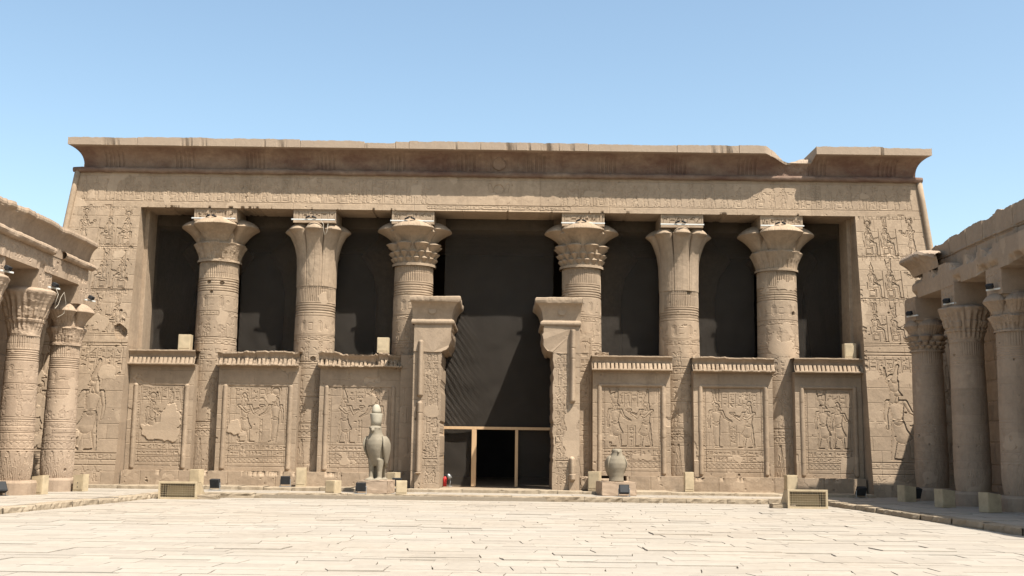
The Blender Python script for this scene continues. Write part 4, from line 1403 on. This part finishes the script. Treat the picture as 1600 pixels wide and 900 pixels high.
# ------------------------------------------------------------------ falcon statues
def falcon(x, y, z, H, rz, crown, label):
    """a standing stone falcon, H metres to the top of its head"""
    r = empty('falcon_statue', (x, y, z), rz)
    tag(r, label, 'statue', 'falcon statues flanking the gate')
    k = H
    mb = MB()
    S = lambda rows: [(cx * k * .94, cy * k, zz * k, rx * k * .94, ry * k) for cx, cy, zz, rx, ry in rows]
    # trunk, neck and head
    mb.loft(S([(0, .04, .26, .105, .10), (0, .03, .36, .128, .15), (0, .02, .46, .158, .185), (0, .01, .56, .186, .21), (0, .0, .65, .20, .215), (0, -.01, .73, .192, .20), (0, -.02, .785, .16, .175),
               (0, -.035, .83, .125, .15), (0, -.05, .88, .112, .14), (0, -.055, .93, .110, .138), (0, -.05, .97, .106, .128), (0, -.045, 1.0, .085, .10)]), 32, 2.3)
    for s_ in (-1, 1):
        mb.loft(S([(s_ * .085, -.03, .0, .050, .10), (s_ * .085, -.0, .05, .046, .06), (s_ * .084, .0, .16, .050, .058), (s_ * .083, .005, .26, .062, .085), (s_ * .08, .01, .38, .075, .13)]), 16)
        for q in (-.032, 0, .032):
            mb.tube(((s_ * .085 + q) * k, -.06 * k, .025 * k), ((s_ * .085 + q * 1.4) * k, -.16 * k, .012 * k), .017 * k, .010 * k, 8)
        mb.tube((s_ * .035 * k, -.19 * k, .955 * k), (s_ * .108 * k, -.10 * k, .95 * k), .017 * k, .016 * k, 8)
    mb.loft(S([(0, .36, .0, .085, .03), (0, .31, .12, .09, .035), (0, .245, .26, .10, .05), (0, .17, .40, .11, .08), (0, .12, .50, .12, .1)]), 16)
    mb.loft(S([(0, .10, .0, .09, .03), (0, .10, .30, .08, .05)]), 12)
    mb.loft(S([(0, .05, .0, .16, .33), (0, .05, .022, .155, .325)]), 16, 5)
    mb.tube((0, -.165 * k, .93 * k), (0, -.225 * k, .905 * k), .040 * k, .024 * k, 10)
    mb.tube((0, -.222 * k, .91 * k), (0, -.222 * k, .862 * k), .025 * k, .008 * k, 8)
    mb.build('falcon_body', M['granite'], r, True, .012 * k)
    for s_ in (-1, 1):
        wm = MB()
        wm.loft(S([(s_ * .135, .20, .22, .012, .03), (s_ * .150, .16, .32, .022, .08), (s_ * .178, .10, .44, .028, .14), (s_ * .203, .05, .56, .030, .175), (s_ * .212, .02, .66, .030, .18), (s_ * .198, .01, .74, .030, .14), (s_ * .165, .0, .80, .028, .09)]), 20, 2.4)
        wm.build('wing', M['granite'], r, True)
    if crown:
        c = MB()
        c.loft(S([(0, -.045, .985, .100, .11), (0, -.045, 1.08, .104, .115), (0, -.045, 1.20, .122, .135), (0, -.045, 1.215, .120, .132)]), 28)
        c.build('red_crown_base', M['crown'], r, True)
        c = MB()
        c.loft(S([(0, -.045, 1.212, .092, .10), (0, -.045, 1.27, .09, .096), (0, -.045, 1.33, .075, .078), (0, -.045, 1.37, .052, .054), (0, -.045, 1.385, .025, .025)]), 24)
        c.build('white_crown_bulb', M['crown'], r, True)
    return r

def ped(x, y, w_, d_, h_, rz, label):
    hb = MB(); hb.box((0, 0, h_ / 2), (w_, d_, h_), 0, .025)
    bmesh.ops.subdivide_edges(hb.bm, edges=hb.bm.edges[:], cuts=3, use_grid_fill=True)
    g = random.Random(int(x * 7))
    for v in hb.bm.verts:
        v.co += Vector((g.gauss(0, .006), g.gauss(0, .006), g.gauss(0, .006) if v.co.z > .1 else 0))
    o = hb.build('statue_pedestal', M['pedestal'])
    o.location = (x, y, .15); o.rotation_euler = (0, 0, rz)
    return tag(o, label, 'pedestal', 'low stone pedestals under the falcons')
ped(-4.62, 39.3, 1.10, 1.10, .46, -.12, 'pinkish stone pedestal carrying the crowned falcon')
ped(3.97, 39.95, 1.26, 1.05, .49, .12, 'pinkish stone pedestal carrying the small broken falcon, lamp before it')
falcon(-4.66, 39.3, .61, 1.93, -.26, True, 'tall grey granite falcon wearing a double crown, left of the gate')

def falcon_broken():
    r = empty('falcon_statue', (3.97, 39.85, .64), .18)
    tag(r, 'short legless grey granite falcon without a crown, right of the gate', 'statue', 'falcon statues flanking the gate')
    mb = MB()
    mb.loft([(0, 0, 0, .27, .25), (0, 0, .16, .255, .25), (0, -.0, .33, .29, .28), (0, -.0, .5, .345, .33), (0, -.01, .66, .355, .34), (0, -.03, .82, .30, .30), (0, -.05, .93, .225, .25), (0, -.07, 1.02, .185, .22), (0, -.08, 1.10, .18, .215), (0, -.08, 1.155, .17, .2), (0, -.08, 1.175, .13, .15)], 28, 2.2)
    for s_ in (-1, 1):
        mb.tube((s_ * .06, -.265, 1.105), (s_ * .165, -.15, 1.11), .028, .026, 8)
    mb.loft([(0, .22, 0, .2, .1), (0, .2, .4, .2, .14)], 14)
    mb.tube((0, -.26, 1.085), (0, -.335, 1.05), .055, .032, 10)
    mb.tube((0, -.333, 1.06), (0, -.328, .99), .034, .011, 8)
    mb.build('falcon_body', M['granite'], r, True, .018)
    for s_ in (-1, 1):
        wm = MB()
        wm.loft([(s_ * .26, .14, .20, .02, .06), (s_ * .30, .10, .36, .035, .16), (s_ * .335, .05, .54, .042, .24), (s_ * .342, .03, .68, .042, .25), (s_ * .30, .02, .82, .04, .19), (s_ * .235, .0, .93, .035, .12)], 20, 2.4)
        wm.build('wing', M['granite'], r, True)
falcon_broken()

# ------------------------------------------------------------------ beige lamp boxes
def lamp_box(x, y, z, w_, d_, h_, rz, label, slope=0.0, group='beige lamp boxes about the court', dark=False):
    r = empty('lamp_box', (x, y, z), rz)
    tag(r, label, 'box', group)
    mm = M['beige_dark'] if dark else M['beige']
    mb = MB()
    if slope:
        A = [(-w_ / 2, 0), (w_ / 2, 0), (w_ / 2, h_ - slope), (-w_ / 2, h_)]
        mb.prism(A, -d_ / 2, d_ / 2)
        bmesh.ops.bevel(mb.bm, geom=mb.bm.edges[:], offset=.008, segments=2, affect='EDGES')
    else:
        mb.box((0, 0, h_ / 2), (w_, d_, h_), 0, .010)
    mb.build('casing', mm, r)
    mb = MB(); mb.box((0, -d_ / 2 - .004, h_ * .52), (w_ * .86, .012, h_ * .78), 0, .003); mb.build('front_panel', mm, r)
    for q in ((.3, .55) if slope < 0 else ()):
        mb = MB(); mb.tube((0, -d_ / 2 - .002, h_ * q), (0, -d_ / 2 - .016, h_ * q), .018, .018, 10); mb.build('cable_hole', M['black'], r)
    return r
def onscreen(x, h_, w_, label, y=42.25): lamp_box(x, y, 5.385, w_, .34, h_, 0, label, 0, 'beige boxes on the screen walls')
onscreen(-12.55, .62, .47, 'beige box standing on the screen wall nearest the west wing')
onscreen(-4.85, .60, .45, 'beige box on the ragged top of the broken screen wall')
onscreen(13.3, .60, .45, 'beige box in shade on the screen wall beside the east wing')
G_ = 'tall beige boxes before the plinth'
lamp_box(-11.5, 41.05, .27, .42, .32, .60, -.3, 'tall beige box behind the wire cage of the west uplight', 0, G_)
lamp_box(-7.66, 41.3, .27, .36, .30, .70, 0, 'tall beige box against the plinth, left of the crowned falcon', 0, G_)
lamp_box(3.28, 40.95, .27, .42, .36, .70, -.35, 'tall beige box in the gap beside the broken falcon', 0, G_)
lamp_box(6.82, 41.25, .27, .34, .30, .72, 0, 'tall beige box under the column with the square hole', 0, G_)
lamp_box(10.57, 41.0, .27, .40, .34, .66, .12, 'tall beige box rising behind the east uplight cage', 0, G_)
lamp_box(-6.05, 38.72, .15, .40, .40, .44, -.48, 'squat beige box on the kerb left of the crowned falcon', 0)
lamp_box(-3.66, 38.62, .15, .38, .38, .47, .12, 'squat beige box on the kerb right of the crowned falcon', 0)
lamp_box(-4.18, 40.95, .27, .36, .40, .58, -.42, 'beige box on the step behind the crowned falcon', 0)
lamp_box(-14.78, 35.1, .15, .42, .30, .56, -.30, 'sunlit sloping beige box nearer the two lamps, between the west columns', -.05, 'sloping beige boxes by the columns')
lamp_box(-14.45, 37.6, .15, .40, .30, .54, -.30, 'sunlit sloping beige box before the last west column', -.05, 'sloping beige boxes by the columns')
for x, y, lb in ((13.62, 37.55, 'shaded sloping beige box beside the last east column'), (13.5, 34.0, 'shaded sloping beige box before the second east column'), (13.75, 31.4, 'shaded sloping beige box nearest the camera on the east walkway')):
    lamp_box(x, y, .15, .50, .36, .56, .38, lb, .06, 'sloping beige boxes by the columns')

# ------------------------------------------------------------------ floodlights
def flood(x, y, z, rz, tilt, label, s=1.0):
    r = empty('floodlight', (x, y, z), rz)
    tag(r, label, 'floodlight', 'black floodlights on the ground')
    mb = MB(); mb.box((0, 0, .24 * s), (.34 * s, .15 * s, .30 * s), 0, .02, tilt, 0, None)
    mb.build('lamp_housing', M['black'], r)
    mb = MB(); q = Matrix.Rotation(tilt, 3, 'X') @ Vector((0, -.078 * s, 0))
    mb.box((q.x, q.y, q.z + .24 * s), (.28 * s, .012, .24 * s), 0, .003, tilt); mb.build('lamp_glass', M['glass'], r)
    mb = MB()
    for sx in (-1, 1):
        mb.tube((sx * .185 * s, 0, .25 * s), (sx * .185 * s, 0, .01), .014, .014, 6)
        mb.tube((sx * .185 * s, -.12 * s, .012), (sx * .185 * s, .12 * s, .012), .014, .014, 6)
    mb.tube((-.185 * s, .1, .012), (.185 * s, .1, .012), .012, .012, 6)
    mb.tube((-.20 * s, 0, .25 * s), (.20 * s, 0, .25 * s), .018, .018, 8)
    mb.build('stand', M['steel'], r)
    return r
flood(-15.3, 35.3, .15, 1.0, -.8, 'black floodlight tipped steeply up beside the nearer west sloping box', 1.15)
flood(-15.42, 33.75, .15, 1.0, -.5, 'black floodlight at the west walkway, cut by the picture edge', 1.1)
flood(-10.5, 39.9, .15, 2.9, -.2, 'black floodlight on the step beside the west uplight cage', 1.05)
flood(-8.2, 41.05, .27, 3.1, -.1, 'black floodlight on a raised stand against the plinth', 1.0)
flood(-5.06, 38.55, .15, 3.14, -.15, 'black floodlight at the left foot of the crowned falcon pedestal', 1.0)
flood(-4.0, 40.45, .27, 3.14, -.15, 'black floodlight tucked behind the crowned falcon pedestal', 1.0)
flood(4.16, 39.0, .15, .0, -.3, 'black floodlight in front of the broken falcon pedestal', 1.05)
flood(12.95, 40.3, .15, .25, .5, 'black floodlight tilted in the shade before the east wing', 1.05)
flood(14.05, 37.9, .15, .5, .3, 'black floodlight in deep shade against the last east column base', 1.2)

# ------------------------------------------------------------------ uplight cages
def cage(x, y, rz, w_, h_, flip, label, m):
    r = empty('uplight_cage', (x, y, .0), rz)
    tag(r, label, 'uplight housing', 'caged uplights at the kerb')
    d_ = .75
    fr_ = MB()
    t = .06
    fr_.box((0, 0, h_ - t / 2), (w_, .05, t), 0, .006); fr_.box((0, 0, t / 2), (w_, .05, t), 0, .006)
    fr_.box((-w_ / 2 + t / 2, 0, h_ / 2), (t, .05, h_ - 2 * t), 0, .006); fr_.box((w_ / 2 - t / 2, 0, h_ / 2), (t, .05, h_ - 2 * t), 0, .006)
    fr_.build('cage_frame', m, r)
    gm = MB()
    nx_ = int(w_ / .075)
    for i in range(1, nx_): gm.box((-w_ / 2 + i * w_ / nx_, -.01, h_ / 2), (.007, .007, h_ - t))
    nz_ = int(h_ / .07)
    for i in range(1, nz_): gm.box((0, -.022, i * h_ / nz_), (w_ - t, .007, .007))
    gm.build('wire_mesh', m, r)
    cs = MB()
    # wedge casing: tall at the mesh, falling away behind
    for xx in (-w_ / 2 + .02, w_ / 2 - .02):
        vs = [cs.bm.verts.new((xx + dx, yy, zz)) for dx in (-.02, .02) for yy, zz in ((.027, 0), (d_ + .25, 0), (d_ + .25, .10), (d_ * .6, h_ - .04), (.027, h_ - .02))]
        cs.bm.faces.new(vs[:5]); cs.bm.faces.new(vs[5:][::-1])
        for i in range(5):
            j = (i + 1) % 5
            cs.bm.faces.new((vs[i], vs[j], vs[5 + j], vs[5 + i]))
    q4 = [cs.bm.verts.new(p) for p in ((-w_ / 2, .03, h_ - .015), (w_ / 2, .03, h_ - .015), (w_ / 2, d_ * .6, h_ - .03), (-w_ / 2, d_ * .6, h_ - .03), (w_ / 2, d_ + .25, .12), (-w_ / 2, d_ + .25, .12))]
    cs.bm.faces.new(q4[:4]); cs.bm.faces.new((q4[3], q4[2], q4[4], q4[5]))
    cs.build('casing', m, r)
    bx = MB(); bx.box((.05 * flip, .42, h_ * .38), (w_ * .80, .25, h_ * .60), 0, .02, -.35); bx.build('lamp_housing', M['beige_dark'], r)
    ib = MB(); ib.box((0, d_ - .05, h_ * .3), (w_ - .1, .02, h_ * .55)); ib.build('shade_plate', M['black'], r)  # black sheet standing in for the shade inside the cage
    return r
cage(-10.75, 36.25, .0, 1.26, .57, 1, 'sunlit beige wire caged uplight at the west corner of the court', M['beige'])
cage(9.56, 35.05, -.02, 1.27, .60, -1, 'beige wire caged uplight at the east corner beside the shade line', M['beige'])
for nm, x, y, lb in (('cage_step', -9.85, 36.55, 'small stone block at the foot of the west uplight cage'), ('cage_step', 8.85, 35.4, 'small stone block at the foot of the east uplight cage')):
    mb = MB(); mb.box((0, 0, .07), (.75, .45, .14), 0, .02)
    bmesh.ops.subdivide_edges(mb.bm, edges=mb.bm.edges[:], cuts=2, use_grid_fill=True)
    g = random.Random(int(x))
    for v in mb.bm.verts: v.co += Vector((g.gauss(0, .006), g.gauss(0, .006), g.gauss(0, .005)))
    o = mb.build('stone_block', M['kerb']); o.location = (x, y, 0); tag(o, lb, 'stone block', 'small stone blocks by the cages')

# ------------------------------------------------------------------ strip lights on the big capitals
WHERE = ['on the first column, over the worn capital', 'on the second column, over the western palm capital', 'on the column just left of the gate', 'on the column just right of the gate', 'on the column with the square hole', 'on the last column, below the cornice notch']
for i, x in enumerate(XC):
    r = empty('strip_light', (x - .02, 42.1, 10.58))
    tag(r, 'white strip light with two small lamps ' + WHERE[i], 'strip light', 'strip lights above the capitals')
    mb = MB(); mb.box((0, 0, .035), (1.72, .07, .05), 0, .010); mb.build('tube_housing', M['white'], r)
    for sx, a in ((-.28, .5), (.12, -.4)):
        mb = MB(); mb.tube((sx, -.05, .10), (sx + .15 * math.copysign(1, a), -.14, .14), .03, .04, 10); mb.tube((sx, 0, .06), (sx, -.05, .11), .012, .012, 6)
        mb.build('spot_lamp', M['black'], r)
for (x, y, z, rz, lb) in ((-14.72, 34.9, 6.70, 1.2, 'small white and black spotlight on the nearer sunlit west capital'), (-14.75, 38.05, 6.72, 1.2, 'small white and black spotlight on the last west capital by the hall'),
                          (-14.75, 31.6, 6.70, 1.2, 'small spotlight on the west capital cut by the picture edge'),
                          (14.35, 38.3, 6.58, -1.1, 'small spotlight on the last east capital by the hall'), (14.35, 35.0, 6.58, -1.1, 'small spotlight on the second shaded east capital'), (14.35, 31.8, 6.58, -1.1, 'small spotlight on the nearest shaded east capital')):
    side_cap_fixture(x, y, z, rz, lb)
# loose cable hanging on the nearer west capital
mb = MB()
mb.path([(-14.60, 34.8, 6.68), (-14.50, 34.75, 6.5), (-14.55, 34.7, 6.2), (-14.62, 34.85, 6.05), (-14.58, 35.0, 6.2), (-14.50, 34.98, 6.45), (-14.46, 35.1, 6.62), (-14.44, 35.25, 6.3), (-14.50, 35.3, 5.95), (-14.62, 35.1, 5.8)], .009)
tag(mb.build('loose_cable', M['cable'], None, True), 'thin pale cable looped down the nearer sunlit west capital', 'cable')
mb = MB()
mb.path([(-7.45, 41.95, 10.6), (-7.30, 41.86, 10.40), (-7.28, 41.85, 10.15), (-7.22, 41.86, 9.95), (-7.15, 41.86, 10.1), (-7.12, 41.88, 10.42)], .008)
tag(mb.build('loose_cable', M['cable'], None, True), 'thin pale cable dangling down the western palm capital', 'cable')

# ------------------------------------------------------------------ small things in the gateway and loose stones
ex = empty('fire_extinguisher', (-2.40, 43.2, .28))
tag(ex, 'small red fire extinguisher standing inside the gateway by the left jamb', 'fire extinguisher')
mb = MB(); mb.loft([(0, 0, 0, .075, .075), (0, 0, .30, .075, .075), (0, 0, .36, .05, .05), (0, 0, .39, .025, .025)], 16); mb.build('cylinder_body', M['red'], ex, True)
mb = MB(); mb.tube((0, 0, .39), (0, 0, .44), .02, .02, 8); mb.box((.04, 0, .45), (.14, .03, .025), 0, .004); mb.build('valve_handle', M['black'], ex)
mb = MB(); mb.path([(.02, -.02, .43), (.10, -.03, .40), (.12, -.03, .25), (.10, -.03, .1)], .012); mb.build('hose', M['black'], ex, True)
fl = empty('work_lamp', (-2.2, 43.1, .28), .3)
tag(fl, 'pale grey work lamp bent over on a thin stand beside the red extinguisher', 'lamp')
mb = MB(); mb.path([(0, 0, .02), (.02, 0, .2), (.0, 0, .36), (-.08, -.02, .43)], .018); mb.build('stand', M['steel'], fl, True)
mb = MB(); mb.loft([(0, 0, -.10, .085, .05), (0, 0, .02, .07, .05), (0, 0, .10, .035, .03)], 14)
bmesh.ops.transform(mb.bm, matrix=Matrix.Translation((-.04, -.04, .40)) @ Matrix.Rotation(-.5, 4, 'Y'), verts=mb.bm.verts)
mb.build('lamp_shade', M['steel'], fl, True)
mb = MB(); mb.tube((0, 0, 0), (0, 0, .03), .09, .09, 12); mb.build('foot', M['steel'], fl)

def rock(x, y, z, d, rz, label, seed, name='stone_block'):
    mb = MB(); mb.box((0, 0, 0), d, 0, min(d) * .12)
    bmesh.ops.subdivide_edges(mb.bm, edges=mb.bm.edges[:], cuts=3, use_grid_fill=True)
    g = random.Random(seed)
    for v in mb.bm.verts: v.co += Vector((g.gauss(0, .014), g.gauss(0, .014), g.gauss(0, .014)))
    o = mb.build(name, M['sand']); o.location = (x, y, z + d[2] / 2); o.rotation_euler = (0, 0, rz)
    return tag(o, label, 'stone block', 'loose blocks by the gate')
rock(3.75, 41.75, .27, (.95, .8, .42), .12, 'rounded fallen block behind the broken falcon, left part', 1)
rock(2.98, 41.6, .27, (.42, .7, .48), .0, 'upright fallen block against the right gate pier', 2)
rock(4.35, 41.6, .27, (.5, .6, .34), -.1, 'small fallen block at the broken end of the plinth', 3)
rock(3.65, 42.25, 5.38, (.45, .3, .12), .1, 'pale flat stone lying on the screen wall right of the gate', 4)
